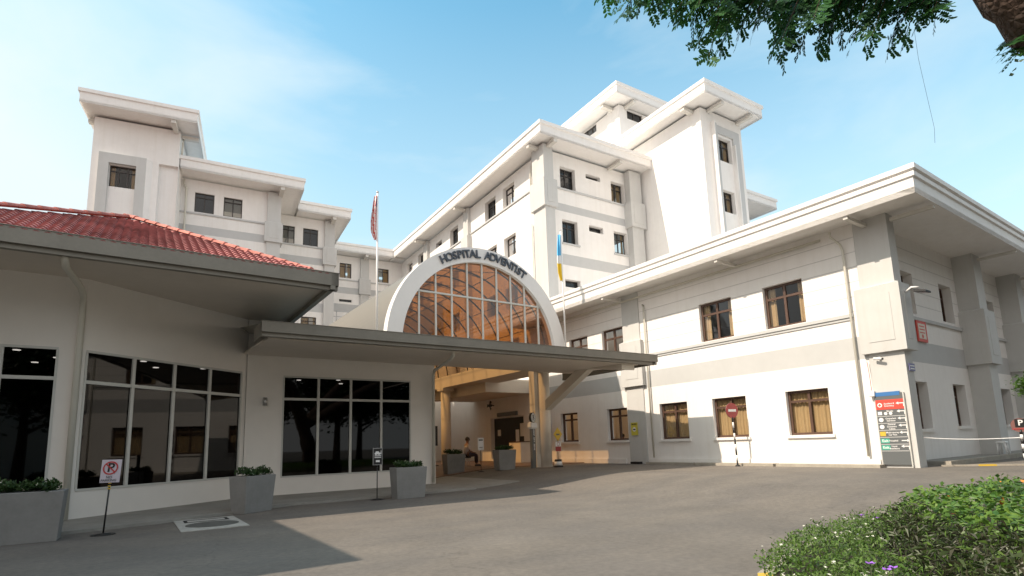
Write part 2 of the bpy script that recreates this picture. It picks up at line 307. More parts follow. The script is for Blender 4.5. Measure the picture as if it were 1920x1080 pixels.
class Plane:
    """a wall plane in local coordinates: p0 origin, d direction along the wall, outward normal n"""
    def __init__(s, p0, d, n): s.p = Vector((p0[0], p0[1], 0)); s.d = Vector((d[0], d[1], 0)).normalized(); s.n = Vector((n[0], n[1], 0)).normalized()
    def P(s, a, z, o=0.0): q = s.p + s.d * a + s.n * o; return (q.x, q.y, z)
    def box(s, mb, a0, a1, z0, z1, o0, o1, m=0):
        mb.box8([s.P(a0, z0, o1), s.P(a1, z0, o1), s.P(a1, z0, o0), s.P(a0, z0, o0), s.P(a0, z1, o1), s.P(a1, z1, o1), s.P(a1, z1, o0), s.P(a0, z1, o0)], m)
    def wall(s, mb, a0, a1, z0, z1, op=(), depth=.18, bands=(), back=None, m=0, topm=None):
        A = sorted({a0, a1, *[x for o in op for x in o[:2] if a0 < x < a1]}); Z = sorted({z0, z1, *[x for o in op for x in o[2:4] if z0 < x < z1], *[x for b in bands for x in b[:2] if z0 < x < z1]})
        for i in range(len(A) - 1):
            for j in range(len(Z) - 1):
                ca, cz = (A[i] + A[i + 1]) / 2, (Z[j] + Z[j + 1]) / 2
                if any(o[0] < ca < o[1] and o[2] < cz < o[3] for o in op): continue
                mm = m
                for b in bands:
                    if b[0] < cz < b[1]: mm = b[2]
                mb.quad(s.P(A[i], Z[j]), s.P(A[i + 1], Z[j]), s.P(A[i + 1], Z[j + 1]), s.P(A[i], Z[j + 1]), mm)
                if back is not None: mb.quad(s.P(A[i], Z[j], -depth), s.P(A[i + 1], Z[j], -depth), s.P(A[i + 1], Z[j + 1], -depth), s.P(A[i], Z[j + 1], -depth), back)
        for o in op:
            a, b, c, d = o[:4]
            mb.quad(s.P(a, c), s.P(b, c), s.P(b, c, -depth), s.P(a, c, -depth), m); mb.quad(s.P(a, d), s.P(b, d), s.P(b, d, -depth), s.P(a, d, -depth), m)
            mb.quad(s.P(a, c), s.P(a, d), s.P(a, d, -depth), s.P(a, c, -depth), m); mb.quad(s.P(b, c), s.P(b, d), s.P(b, d, -depth), s.P(b, c, -depth), m)
    def window(s, parent, a0, a1, z0, z1, depth=.18, style='dark', sill=False, curtain=None, fm='dframe', pane='pane_blue', bars=(2, .72), fw_=.055):
        mb = MB(); o1 = -depth + .065; o0 = -depth + .005; w = fw_
        s.box(mb, a0 + .002, a0 + w, z0 + .002, z1 - .002, o0, o1); s.box(mb, a1 - w, a1 - .002, z0 + .002, z1 - .002, o0, o1)
        s.box(mb, a0 + w, a1 - w, z0 + .002, z0 + w, o0, o1); s.box(mb, a0 + w, a1 - w, z1 - w, z1 - .002, o0, o1)
        nb, tz = bars; zt = z0 + (z1 - z0) * tz
        if tz: s.box(mb, a0 + w, a1 - w, zt - w * .5, zt + w * .5, o0, o1 - .005)
        for k in range(1, nb):
            x = a0 + (a1 - a0) * k / nb
            s.box(mb, x - w * .5, x + w * .5, z0 + w, (zt - w * .5) if tz else z1 - w, o0, o1 + .003)
            if tz: s.box(mb, x - w * .5, x + w * .5, zt + w * .5, z1 - w, o0, o1 + .003)
        f = mb.build('window', fm, parent)
        if pane == 'pane_blue':
            r__ = random.random()
            if r__ < .5 and z1 - z0 > 1: pane = 'pane'; curtain = [(0, random.choice((.2, .3, .5))), (random.choice((.5, .7, .8)), 1)] if r__ < .3 else None
            elif r__ > .85: pane = 'pane_sky'
            if r__ < .5 and z1 - z0 > 1 and r__ >= .3:
                bl = MB(); zb_ = z0 + (z1 - z0) * random.choice((.3, .45, .6)); bl.quad(s.P(a0 + .03, zb_, o0 - .04), s.P(a1 - .03, zb_, o0 - .04), s.P(a1 - .03, z1 - .02, o0 - .04), s.P(a0 + .03, z1 - .02, o0 - .04)); bl.build('blind', 'blind', f)
        g = MB(); g.quad(s.P(a0 + .01, z0 + .01, o0 + .02), s.P(a1 - .01, z0 + .01, o0 + .02), s.P(a1 - .01, z1 - .01, o0 + .02), s.P(a0 + .01, z1 - .01, o0 + .02)); g.build('pane', pane, f)
        if sill:
            sb = MB(); s.box(sb, a0 - .07, a1 + .07, z0 - .09, z0 - .002, -.02, .07); sb.build('sill', 'wall', f)
        if curtain:
            for (c0, c1) in curtain:
                cb = MB(); x0, x1 = a0 + (a1 - a0) * c0 + .01, a0 + (a1 - a0) * c1 - .01; n = max(6, int((x1 - x0) / .018)); ph = random.random() * 6
                prev = None
                for k in range(n + 1):
                    x = x0 + (x1 - x0) * k / n; o = -depth - .07 + .018 * math.sin(x * 58 + ph) + .01 * math.sin(x * 23 + 2 * ph)
                    if prev: cb.quad(s.P(prev[0], z0, prev[1]), s.P(x, z0, o), s.P(x, z1, o), s.P(prev[0], z1, prev[1]), 0, True)
                    prev = (x, o)
                cb.build('curtain', 'curtain', f)
        return f

def parts(name, m, parent, boxes, plane=None):
    for b_ in boxes:
        q = MB(); (plane.box if plane else q.box)(*((q,) + tuple(b_) if plane else b_)); q.build(name, m, parent)
# ------------------------------------------------------------------ ground
am = mat('asphalt', (.160, .145, .131), .85, noise=(.9, .16), bump=.006, bscale=140)
n = am.node_tree; b = n.nodes['Principled BSDF']; src = b.inputs['Base Color'].links[0].from_socket
tcn = n.nodes.new('ShaderNodeTexCoord')
mpp = n.nodes.new('ShaderNodeMapping'); mpp.inputs['Scale'].default_value = (.35, .9, 1); mpp.inputs['Rotation'].default_value = (0, 0, .35); n.links.new(tcn.outputs['Object'], mpp.inputs[0])
st = n.nodes.new('ShaderNodeTexNoise'); st.inputs['Scale'].default_value = 1.3; st.inputs['Detail'].default_value = 7; n.links.new(mpp.outputs[0], st.inputs[0])
rp = n.nodes.new('ShaderNodeValToRGB'); rp.color_ramp.elements[0].position = .38; rp.color_ramp.elements[1].position = .62
rp.color_ramp.elements[0].color = (.90, .90, .90, 1); rp.color_ramp.elements[1].color = (1.08, 1.06, 1.02, 1)
sp = n.nodes.new('ShaderNodeTexNoise'); sp.inputs['Scale'].default_value = 160; sp.inputs['Detail'].default_value = 3; n.links.new(tcn.outputs['Object'], sp.inputs[0])
rs = n.nodes.new('ShaderNodeValToRGB'); rs.color_ramp.elements[0].position = .35; rs.color_ramp.elements[1].position = .7
rs.color_ramp.elements[0].color = (.72, .72, .72, 1); rs.color_ramp.elements[1].color = (1.3, 1.3, 1.28, 1); n.links.new(sp.outputs[0], rs.inputs[0])
n.links.new(st.outputs[0], rp.inputs[0])
m1 = n.nodes.new('ShaderNodeMix'); m1.data_type = 'RGBA'; m1.blend_type = 'MULTIPLY'; m1.inputs[0].default_value = 1
m2 = n.nodes.new('ShaderNodeMix'); m2.data_type = 'RGBA'; m2.blend_type = 'MULTIPLY'; m2.inputs[0].default_value = 1
n.links.new(src, m1.inputs[6]); n.links.new(rp.outputs[0], m1.inputs[7]); n.links.new(m1.outputs[2], m2.inputs[6]); n.links.new(rs.outputs[0], m2.inputs[7])
n.links.new(m2.outputs[2], b.inputs['Base Color'])
vc = n.nodes.new('ShaderNodeTexVoronoi'); vc.feature = 'DISTANCE_TO_EDGE'; vc.inputs['Scale'].default_value = .28
wn = n.nodes.new('ShaderNodeTexNoise'); wn.inputs['Scale'].default_value = 2.2; wn.inputs['Detail'].default_value = 6
vm = n.nodes.new('ShaderNodeVectorMath'); vm.operation = 'MULTIPLY_ADD'; vm.inputs[1].default_value = (.5, .5, .5); n.links.new(tcn.outputs['Object'], wn.inputs[0]); n.links.new(wn.outputs['Color'], vm.inputs[0]); n.links.new(tcn.outputs['Object'], vm.inputs[2]); n.links.new(vm.outputs[0], vc.inputs[0])
ck = n.nodes.new('ShaderNodeMapRange'); ck.inputs[1].default_value = 0.0; ck.inputs[2].default_value = .004; ck.inputs[3].default_value = .8; n.links.new(vc.outputs['Distance'], ck.inputs[0])
ns3 = n.nodes.new('ShaderNodeTexNoise'); ns3.inputs['Scale'].default_value = 14; ns3.inputs['Detail'].default_value = 4; n.links.new(tcn.outputs['Object'], ns3.inputs[0])
r3 = n.nodes.new('ShaderNodeValToRGB'); r3.color_ramp.elements[0].position = .40; r3.color_ramp.elements[1].position = .6; r3.color_ramp.elements[0].color = (.9, .9, .9, 1); r3.color_ramp.elements[1].color = (1.06, 1.05, 1.04, 1); n.links.new(ns3.outputs[0], r3.inputs[0])
m3 = n.nodes.new('ShaderNodeMix'); m3.data_type = 'RGBA'; m3.blend_type = 'MULTIPLY'; m3.inputs[0].default_value = 1; n.links.new(m2.outputs[2], m3.inputs[6]); n.links.new(ck.outputs[0], m3.inputs[7])
m4 = n.nodes.new('ShaderNodeMix'); m4.data_type = 'RGBA'; m4.blend_type = 'MULTIPLY'; m4.inputs[0].default_value = 1; n.links.new(m3.outputs[2], m4.inputs[6]); n.links.new(r3.outputs[0], m4.inputs[7])
n.links.new(m4.outputs[2], b.inputs['Base Color'])
M['asphalt'] = am
mb = MB(); vs = [-500, -60, -30, -20, -14, -9] + [-9 + .25 * k for k in range(1, 18)] + [-4.5, 0, 10, 60, 500]
us = [-500, -60, -20, 0, 20, 60, 500]
for i in range(len(vs) - 1):
    for j in range(len(us) - 1):
        a, c = vs[i], vs[i + 1]; mb.quad((a, us[j], gz(a)), (c, us[j], gz(c)), (c, us[j + 1], gz(c)), (a, us[j + 1], gz(a)), 0, True)
tag(mb.build('ground', 'asphalt', None, Vector(A0), AROT), kind='structure')
def sheet(name, pts, dz, m, step=.3):                         # strip laid on the ramp (rectangle in site grid)
    v0, v1, u0, u1 = pts; mb = MB(); k = max(1, int((v1 - v0) / step)); xs = [v0 + (v1 - v0) * i / k for i in range(k + 1)]
    for i in range(k): mb.quad((xs[i], u0, gz(xs[i]) + dz), (xs[i + 1], u0, gz(xs[i + 1]) + dz), (xs[i + 1], u1, gz(xs[i + 1]) + dz), (xs[i], u1, gz(xs[i]) + dz), 0, True)
    mb.quad((v0, u0, gz(v0) - .05), (v0, u1, gz(v0) - .05), (v0, u1, gz(v0) + dz), (v0, u0, gz(v0) + dz)); 
    for i in range(k): mb.quad((xs[i], u0, gz(xs[i]) - .05), (xs[i + 1], u0, gz(xs[i + 1]) - .05), (xs[i + 1], u0, gz(xs[i + 1]) + dz), (xs[i], u0, gz(xs[i]) + dz))
    return tag(mb.build(name, m, None, Vector(A0), AROT), kind='structure')
# concrete walkway round the pavilion
mb = MB()
P_ = [(-26, 5.0), (-17.9, 5.0), (-16.6, 5.35), (-15.4, 5.9), (-14.0, 6.7), (-11.7, 6.75), (-8.9, 6.95)]
I_ = [(-26, 7.14), (-18.08, 7.14), (-17.2, 7.77), (-16.0, 8.63), (-14.6, 9.63), (-11.7, 9.6), (-8.85, 9.6)]
for i in range(len(P_) - 1):
    a, b_, c, d = P_[i], P_[i + 1], I_[i + 1], I_[i]
    mb.quad((*a, .05), (*b_, .05), (*c, .055), (*d, .055)); mb.quad((*a, -.05), (*b_, -.05), (*b_, .05), (*a, .05))
mb.quad((-8.9, 6.95, -.05), (-8.85, 9.6, -.05), (-8.85, 9.6, .055), (-8.9, 6.95, .05))
tag(mb.build('pavement', 'concrete', None, Vector(A0), AROT), kind='structure')
sheet('porch_floor', (-8.8, -.02, 12.2, 26), .03, 'porch')
sheet('porch_apron', (-8.84, -7.2, 7.2, 12.0), .02, 'concrete')
# walkway and kerb along the annex's shaded side
mb = MB(); mb.box(1.2, 30, -1.05, -.32, .2, .42)
tag(mb.build('side_walkway', 'concrete', None, Vector(A0), AROT), kind='structure')
mb = MB(); mb.box(1.1, 30, -1.22, -1.053, .2, .43)
tag(mb.build('side_kerb', 'kerb', None, Vector(A0), AROT), kind='structure')

# ------------------------------------------------------------------ annex (two storeys, right)
an = thing('annex_building', 'white two-storey annex with grey band, brown windows and deep flat eaves at right', 'building', Vector(A0), AROT)
LA = Plane((0, 0), (0, 1), (-1, 0)); LB = Plane((0, -.3), (1, 0), (0, -1))
ops = [(1.22, 2.54, 1.25, 2.63), (3.94, 5.26, 1.25, 2.63), (6.36, 7.68, 1.25, 2.63), (9.42, 10.62, 1.27, 2.62), (12.58, 13.8, 1.27, 2.62),
       (1.63, 2.96, 4.73, 6.15), (4.15, 5.5, 4.73, 6.15), (9.4, 10.68, 4.73, 6.12), (11.63, 12.92, 4.73, 6.1)]
bands = [(3.34, 4.0, 1), (4.75, 7.36, 2)]
mb = MB(); LA.wall(mb, 0, 16.2, .2, 7.36, ops, .2, bands)
opsB = [(1.9, 3.0, 1.32, 2.74), (5.1, 6.2, 1.38, 2.76), (9.95, 11.05, 1.4, 2.76), (13.6, 14.7, 1.4, 2.76), (1.9, 3.0, 4.88, 6.2), (5.15, 6.25, 4.88, 6.2), (9.6, 10.7, 4.88, 6.2), (13.4, 14.5, 4.88, 6.2)]
LB.wall(mb, 0, 24, .2, 7.36, opsB, .32, bands)
LC = Plane((0, 16.2), (1, 0), (0, 1)); LC.wall(mb, 0, 24, .2, 7.36); LD = Plane((24, -.3), (0, 1), (1, 0)); LD.wall(mb, 0, 16.5, .2, 7.36)
LA.wall(mb, 16.2, 27, .2, 4.6, [(16.9, 20.15, .45, 2.74)], .25)
mb.box(.26, 8, 16.21, 27, .1, 4.58)
mb.build('wall', ['wall', 'band', 'wallg'], an)
for i, o in enumerate(ops):
    low = i < 5
    cu = [(0, .5), (.5, 1)] if low else ([(0, .22), (.78, 1)] if i < 7 else [(0, 1)])
    LA.window(an, *o, depth=.2, sill=low, curtain=cu, fm='brown', pane='pane', bars=(2, .76 if low else .7), fw_=.075)
for o in opsB: LB.window(an, *o, depth=.32, sill=o[2] < 2, fm='brown', bars=(2, .72), fw_=.06)
# string courses
for a, b_ in ((.25, 8.38), (9.4, 13.2)):
    mb = MB(); LA.box(mb, a, b_, 4.60, 4.70, .002, .07); LA.box(mb, a, b_, 4.52, 4.602, .002, .035); mb.build('string_course', 'band', an)
parts('string_course', 'band', an, [(a, b_, 4.66, 4.76, .002, .07) for a, b_ in ((.6, 6.75), (7.6, 11.5), (12.5, 18))], LB)
parts('plinth', 'wall', an, [(.02, 8.3, .3, .52, .002, .05), (9.6, 16, .3, .5, .002, .05)], LA)
# pilasters
def pilaster(v0, v1, u0, u1, boxgrow=.13, zt=7.36, cap=(3.45, 5.38)):
    p = MB(); p.box(v0, v1, u0, u1, .25, cap[0]); p.box(v0, v1, u0, u1, cap[1], zt)
    p.loft_rect(v0, v1, u0, u1, [(.0, cap[0] - .002), (boxgrow, cap[0]), (boxgrow, cap[1] - .06), (.0, cap[1] + .002)])
    q = boxgrow + .012
    p.box(v0 - q, v0 - boxgrow + .001, u0 + .12, u1 - .12, cap[0] + .3, cap[1] - .3); p.box(v0 + .12, v1 - .12, u0 - q, u0 - boxgrow + .001, cap[0] + .3, cap[1] - .3)
    return p.build('pilaster', 'pil', an)
pilaster(-.04, .42, -.9, -.02)
pilaster(-.05, .3, 8.42, 9.35)
for v in (6.75, 11.55, 16.4): pilaster(v, v + .78, -.9, -.28)
# roof
mb = MB()
mb.loft_rect(-1.25, 25, -2.05, 16.1, [(0, 7.36), (0, 7.2), (.0, 7.62), (.05, 7.64), (.05, 7.76), (.0, 7.78), (.09, 7.82), (.09, 7.95)])
mb.build('roof', 'roofw', an)
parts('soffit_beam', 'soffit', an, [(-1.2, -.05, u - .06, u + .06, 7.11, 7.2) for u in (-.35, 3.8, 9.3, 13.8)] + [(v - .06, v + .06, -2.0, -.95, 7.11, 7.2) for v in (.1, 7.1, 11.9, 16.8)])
def pipe(parent, pts, r, m='pipe', name='drain_pipe'):
    p = MB(); p.tube(pts, r, 10)
    return p.build(name, m, parent)
pipe(an, [(-.3, .5, 7.2), (-.3, .5, 7.05), (-.1, .34, 6.8), (-.085, .3, 6.6), (-.085, .29, .6)], .035)
pipe(an, [(-.1, 16, 7.12), (-.1, 9.5, 7.12), (-.1, .9, 7.12)], .04)
pipe(an, [(-.02, 8.12, 6.7), (-.1, 8.12, 6.74), (-.1, 8.08, 6.6), (-.09, 8.05, .55)], .035)
mb = MB()
parts('kerb_slab', 'kerb', an, [(-.42, -.055, u0, u1, .2, .385) for u0, u1 in ((-.1, 2.85), (2.95, 5.9), (5.95, 8.2))])
# entrance door in the long side, notices, name plate
mb = MB(); mb.box(.22, .24, 16.95, 20.1, .3, 2.7); dr = mb.build('entrance_door', 'black', an)
mb = MB()
for u, z, h, w in ((17.35, 2.0, .7, .35), (17.8, 1.65, .75, .32), (19.6, 1.9, .35, .3)): mb.box(.205, .218, u - w / 2, u + w / 2, z - h / 2, z + h / 2)
mb.build('notice', 'white', dr)
mb = MB(); mb.box(-.12, -.01, 17.4, 19.3, 2.78, 3.0); mb.build('name_plate', 'sgrey', an)
# low entrance slab behind the porch
mb = MB(); mb.loft_rect(-2.85, -.05, 16.05, 22, [(0, 3.83), (0, 4.45), (-.05, 4.53)]); mb.build('entrance_slab', 'cream', an)
mb = MB(); mb.box(-9.5, -.03, 25.2, 25.5, .2, 7.0); mb.box(-6.2, -5.7, 22.2, 25.19, .25, 6.9); mb.build('back_wall', 'cream', an)

# signs and fittings on the annex corner
dp = thing('directory_sign', 'tall grey directory board with red, yellow and green rows of arrows on annex corner', 'sign', AW(-.1, -.42, .38), AROT)
DP = Plane((0, .36), (0, -1), (-1, 0))      # runs towards the viewer's right
W_ = .68
mb = MB(); DP.box(mb, 0, W_, 0, 1.93, -.04, .0); mb.build('board', 'sgrey', dp)
mb = MB(); DP.box(mb, 0, W_ * .9, 1.86, 1.97, -.038, .004); mb.build('blue_header', 'blue', dp)
mb = MB(); DP.box(mb, W_ + .002, W_ + .03, -.05, 1.93, -.05, .012); mb.build('edge_trim', 'wframe', dp)
mb = MB(); DP.box(mb, 0, W_, 1.49, 1.76, -.03, .005); mb.build('red_row', 'sred', dp)
mw = MB(); my = MB(); mg = MB(); mp_ = MB(); ex, ey = DP.d, Vector((0, 0, 1))
def ptx(m_, s, a, z, size, width): put_text(m_, s, DP.P(a, z, .01), ex, ey, size, .002, 0, width)
rows = [(1.615, ['Accident &', 'Emergency'], 0), (1.40, ['Blocks'], 1), (1.21, ['Outpatient', 'Services'], 2), (1.02, ['General', 'Screening', 'Clinic'], 2), (.83, ['Multi-storey', 'Car Park'], 3), (.64, ['Hospital'], 4), (.46, ['Hotel', 'Residence'], 4)]
for z, tx, k in rows:
    for i, t in enumerate(tx): ptx(mw, t, .33, z + (len(tx) - 1) * .03 - i * .06 + (.04 if k == 1 else 0), .062, .026 * len(t))
    right = (z == .64)
    if right:
        DP.box(mw, .52, .66, z - .012, z + .012, .0, .008); mw.poly([DP.P(.65, z + .04, .008), DP.P(.65, z - .04, .008), DP.P(.71, z, .008)])
    else:
        DP.box(mw, .55, .69, z + .018, z + .042, 0, .008); DP.box(mw, .666, .69, z - .06, z + .018, 0, .008); mw.poly([DP.P(.56, z + .07, .008), DP.P(.56, z - .01, .008), DP.P(.49, z + .03, .008)])
    if z != 1.615: DP.box(mw, .01, W_ - .01, z - .098, z - .088, 0, .006)
    if k == 0:
        mw.disc(DP.P(.1, z, .004), DP.n, .06, .004); DP.box(mp_, .085, .115, z - .035, z + .035, .0, .011); DP.box(mp_, .065, .135, z - .012, z + .012, .0, .0112)
    if k == 1:
        DP.box(mw, .03, .13, z - .055, z + .035, 0, .008); mw.disc(DP.P(.22, z - .02, .002), DP.n, .042, .006); mw.disc(DP.P(.34, z - .02, .002), DP.n, .042, .006)
    if k == 2: mw.disc(DP.P(.09, z, .002), DP.n, .058, .006)
    if k == 3: DP.box(my, .02, .16, z - .06, z + .06, 0, .008)
    if k == 4:
        DP.box(mg, .02, .23, z - .06, z + .06, 0, .008); ptx(mw, 'Exit', .125, z, .1, .15)
mw.build('lettering', 'white', dp); my.build('car_park_icon', 'yellow', dp); mg.build('exit_tile', 'green', dp); mp_.build('cross_icon', 'sred', dp)

def bullet_cam(loc, rot, label):
    t = thing('security_camera', label, 'camera', loc, rot)
    m_ = MB(); m_.tube([(0, 0, 0), (.05, 0, 0)], .035, 12); m_.tube([(.03, 0, 0), (.12, 0, -.03)], .012, 8); m_.build('bracket', 'white', t)
    m_ = MB(); m_.tube([(.10, -.12, -.0), (.13, .10, -.04)], .035, 12); m_.build('housing', 'white', t)
    m_ = MB(); m_.tube([(.128, .102, -.04), (.13, .125, -.043)], .03, 12); m_.build('lens', 'black', t)
    return t
bullet_cam(AW(-.055, -.3, 3.3), AROT + math.pi, 'white bullet camera under the annex corner block above the directory board')
t = thing('cable_box', 'small grey cable box with red cable at the directory board top corner', 'cable box', AW(-.06, -.02, 2.25), AROT)
mb = MB(); mb.loft_rect(-.09, 0, -.05, .08, [(0, 0), (.01, .02), (.01, .14), (0, .16)]); mb.build('box', 'white', t)
mb = MB(); mb.tube([(-.03, .02, .16), (-.02, .03, .6), (-.02, .05, 1.0)], .008, 6); mb.build('cable', 'nored', t)
t = thing('floodlight', 'black floodlight on white bracket at the annex corner block', 'floodlight', AW(.0, -1.04, 5.0), AROT)
mb = MB(); mb.tube([(.2, -.0, .05), (.2, -.15, .15), (.25, -.3, .12)], .03, 8); mb.build('bracket', 'white', t)
mb = MB(); mb.box8([(.1, -.5, -.06), (.45, -.5, -.06), (.45, -.22, -.0), (.1, -.22, -.0), (.1, -.5, -.01), (.45, -.5, -.01), (.45, -.22, .08), (.1, -.22, .08)]); mb.build('housing', 'black', t)
mb = MB(); mb.quad((.13, -.47, -.064), (.42, -.47, -.064), (.42, -.26, -.016), (.13, -.26, -.016)); mb.build('lens', 'steel', t)
t = thing('banner_sign', 'red and cream banner sign hung on the shaded side of the annex', 'sign', AW(3.3, -.36, 3.95), AROT)
mb = MB(); mb.box(-.62, .1, 0, .04, .05, .72); mb.build('board', 'sred', t)
mb = MB(); mb.box(-.55, -.02, -.008, -.002, .14, .62); mb.build('cream_panel', 'cream', t)
mb = MB()
for k in range(3): mb.box(-.48, -.1, -.014, -.009, .52 - k * .1, .55 - k * .1)
mb.disc((-.3, -.009, .22), (0, -1, 0), .06, .006); mb.build('red_print', 'sred', t)
t = thing('plate_sign', 'small purple and white plate on the annex corner pilaster side', 'sign', AW(.24, -.935, 2.88), AROT)
mb = MB(); mb.box(-.17, .18, 0, .02, 0, .2); mb.build('plate', mat('plate_violet', (.16, .16, .32), .5), t); mb = MB(); mb.box(-.13, .14, -.006, -.001, .04, .07); mb.box(-.13, .14, -.006, -.001, .12, .15); mb.build('print', 'white', t)
t = thing('notice_sign', 'yellow camera notice on the grey annex pilaster next to the porch', 'sign', AW(-.075, 8.98, 1.45), AROT)
NP = Plane((0, .2), (0, -1), (-1, 0)); mb = MB(); NP.box(mb, 0, .36, 0, .52, 0, .015); mb.build('plate', mat('notice_yellow', (.62, .55, .08), .5), t)
mb = MB(); mb.disc(NP.P(.18, .24, .014), NP.n, .09, .006); mb.build('white_disc', 'white', t)
mb = MB(); NP.box(mb, .12, .25, .21, .26, .02, .024); put_text(mb, 'NOTICE', NP.P(.18, .45, .018), NP.d, ey, .08, .003, 0, .26); mb.build('print', 'black', t)
t = thing('floor_vent', 'black vent at the foot of the grey annex pilaster', 'vent', AW(-.2, 8.9, .3), AROT)
mb = MB(); mb.box(-.08, .14, -.2, .25, 0, .09)
for k in range(5): mb.box(-.095, -.082, -.17 + k * .08, -.13 + k * .08, .015, .075)
mb.build('grille', 'black', t)

# ------------------------------------------------------------------ hospital block behind
HW = np.array([2.59, 30.345, 0]); HROT = R(32.15)
hb = thing('hospital_building', 'white multi-storey hospital with flat overhanging roofs and a stair tower behind the arch', 'building', Vector(HW), HROT)
HI = Plane((0, 0), (0, 1), (-1, 0)); HE = Plane((0, .5), (1, 0), (0, -1))
wi = []
for z0, z1 in ((16.7, 18.1), (13.22, 14.62), (9.8, 11.2), (6.4, 7.8)):
    for a, b_ in ((3.95, 5.4), (6.35, 7.85), (12.1, 13.5), (18.7, 20.05), (21.4, 22.8)): wi.append((a, b_, z0, z1))
wi.append((15.05, 16.25, 17.5, 17.92)); wi.append((15.05, 16.25, 14.0, 14.42))
hb_b = [(14.75, 15.3, 1), (11.4, 12.05, 1), (8.0, 8.7, 1)]
mb = MB(); HI.wall(mb, .5, 26, 0, 18.6, wi, .35, [])
we = []
for z0, z1 in ((16.4, 17.8), (12.97, 14.42), (9.55, 11.0)): we += [(1.08, 2.24, z0, z1), (5.17, 6.3, z0, z1)]
we += [(3.1, 4.27, 17.5, 17.8), (3.15, 4.3, 14.03, 14.44)]; we = [w for w in we if not (w[2] == 9.55 and w[0] == 1.08)] + [(1.11, 2.25, 10.25, 10.73)]
HE.wall(mb, 0, 7.6, 0, 18.6, we, .35, [(14.92, 15.4, 1), (11.59, 12.26, 1)])
HT = Plane((7.6, 0), (0, 1), (-1, 0)); HT.wall(mb, -4.85, 1.8, 0, 20.7)
TF = Plane((7.6, -4.85), (1, 0), (0, -1)); to = [(1.45, 2.65, 17.7, 19.25), (1.45, 2.55, 14.45, 15.85), (1.45, 2.55, 11.2, 12.6)]
TF.wall(mb, 0, 3.8, 0, 20.7, to, .3, [(20.55, 20.56, 0)])
TR = Plane((11.4, -4.85), (0, 1), (1, 0)); TR.wall(mb, 0, 8, 0, 20.7)
# penthouse
PI = Plane((7.6, 1.78), (0, 1), (-1, 0)); PI.wall(mb, 0, 9, 18, 24.6, [(2.45, 4.2, 23.95, 24.6)], .2)
PE = Plane((7.6, 1.78), (1, 0), (0, -1)); PE.wall(mb, 0, 6, 18, 24.6, [(.75, 2.3, 23.85, 24.55)], .2)
# right rear wing, back walls
RW = Plane((11.4, 1.2), (1, 0), (0, -1)); RW.wall(mb, 0, 9, 0, 18.6, [(5.5, 7.5, 16.6, 18.0)], .2)
mb.box(.2, 20.3, 12, 12.3, 0, 18.5); mb.box(13.6, 13.9, 1.8, 10, 18, 24.6)
mb.build('wall', ['wall', 'band'], hb)
for o in wi: HI.window(hb, *o, depth=.35, bars=(1 if o[3] - o[2] < 1 else 2, 0 if o[3] - o[2] < 1 else .72))
for o in we: HE.window(hb, *o, depth=.35, bars=(1 if o[3] - o[2] < 1 else 2, 0 if o[3] - o[2] < 1 else .72))
for o in to: TF.window(hb, *o, depth=.3)
PI.window(hb, 2.45, 4.2, 23.95, 24.6, .2, bars=(3, 0)); PE.window(hb, .75, 2.3, 23.85, 24.55, .2, bars=(2, 0)); RW.window(hb, 5.5, 7.5, 16.6, 18.0, .2)
parts('string_course', 'band', hb, [(a, b_, 16.56, 16.66, .002, .08) for a, b_ in ((1.75, 9.95), (11, 17.4), (18.4, 24))], HI)
parts('string_course', 'band', hb, [(.75, 6.8, 16.28, 16.38, .002, .08)], HE)
parts('window_ledge', 'band', hb, [(1.0, 2.35, 12.85, 12.95, .002, .07), (5.1, 6.4, 12.85, 12.95, .002, .07)], HE)
def hpil(v0, v1, u0, u1, parent=hb, caps=((14.75, 16.5), (11.2, 11.4)), zt=18.6, g=.14):
    p = MB(); z = 0.0
    p.box(v0, v1, u0, u1, 0, caps[0][0]); p.box(v0, v1, u0, u1, caps[0][1], zt)
    p.loft_rect(v0, v1, u0, u1, [(.0, caps[0][0] - .002), (g, caps[0][0]), (g, caps[0][1] - .06), (.0, caps[0][1] + .002)])
    q = g + .02; p.box(v0 + .1, v1 - .1, u0 - q, u0 - g + .001, caps[0][0] + .25, caps[0][1] - .25)
    return p.build('pilaster', 'pil', parent)
hpil(-.47, .21, 0, 1.2); hpil(6.35, 7.35, -.0, .48); hpil(-.25, .1, 10.0, 10.75); hpil(-.25, .1, 17.5, 18.3)
prof = [(0, 18.75), (0, 18.6), (0, 19.18), (.08, 19.22), (.08, 19.42)]
def shift(pr, dz): return [(o, z + dz) for o, z in pr]
mb = MB(); mb.loft_rect(-1.2, 8.3, -.8, 26, prof); mb.build('roof', 'roofw', hb)
mb = MB(); mb.loft_rect(6.69, 12.04, -5.98, 6.0, shift(prof, 2.1)); mb.build('roof', 'roofw', hb)
mb = MB(); mb.loft_rect(6.44, 16, .7, 11, shift(prof, 6.0)); mb.build('roof', 'roofw', hb)
mb = MB(); mb.loft_rect(12.1, 21.1, -.9, 10, shift(prof, .0)); mb.build('roof', 'roofw', hb)
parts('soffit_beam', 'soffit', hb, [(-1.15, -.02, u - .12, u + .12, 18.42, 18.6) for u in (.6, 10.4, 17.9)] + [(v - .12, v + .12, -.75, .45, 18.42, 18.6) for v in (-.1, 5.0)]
      + [(6.75, 7.58, -4.4, -4.1, 20.52, 20.7), (8.2, 8.45, -5.9, -4.87, 20.52, 20.7), (10.9, 11.15, -5.9, -4.87, 20.52, 20.7), (6.5, 7.55, 2.2, 2.5, 24.42, 24.6), (8.0, 8.25, .75, 1.76, 24.42, 24.6)])
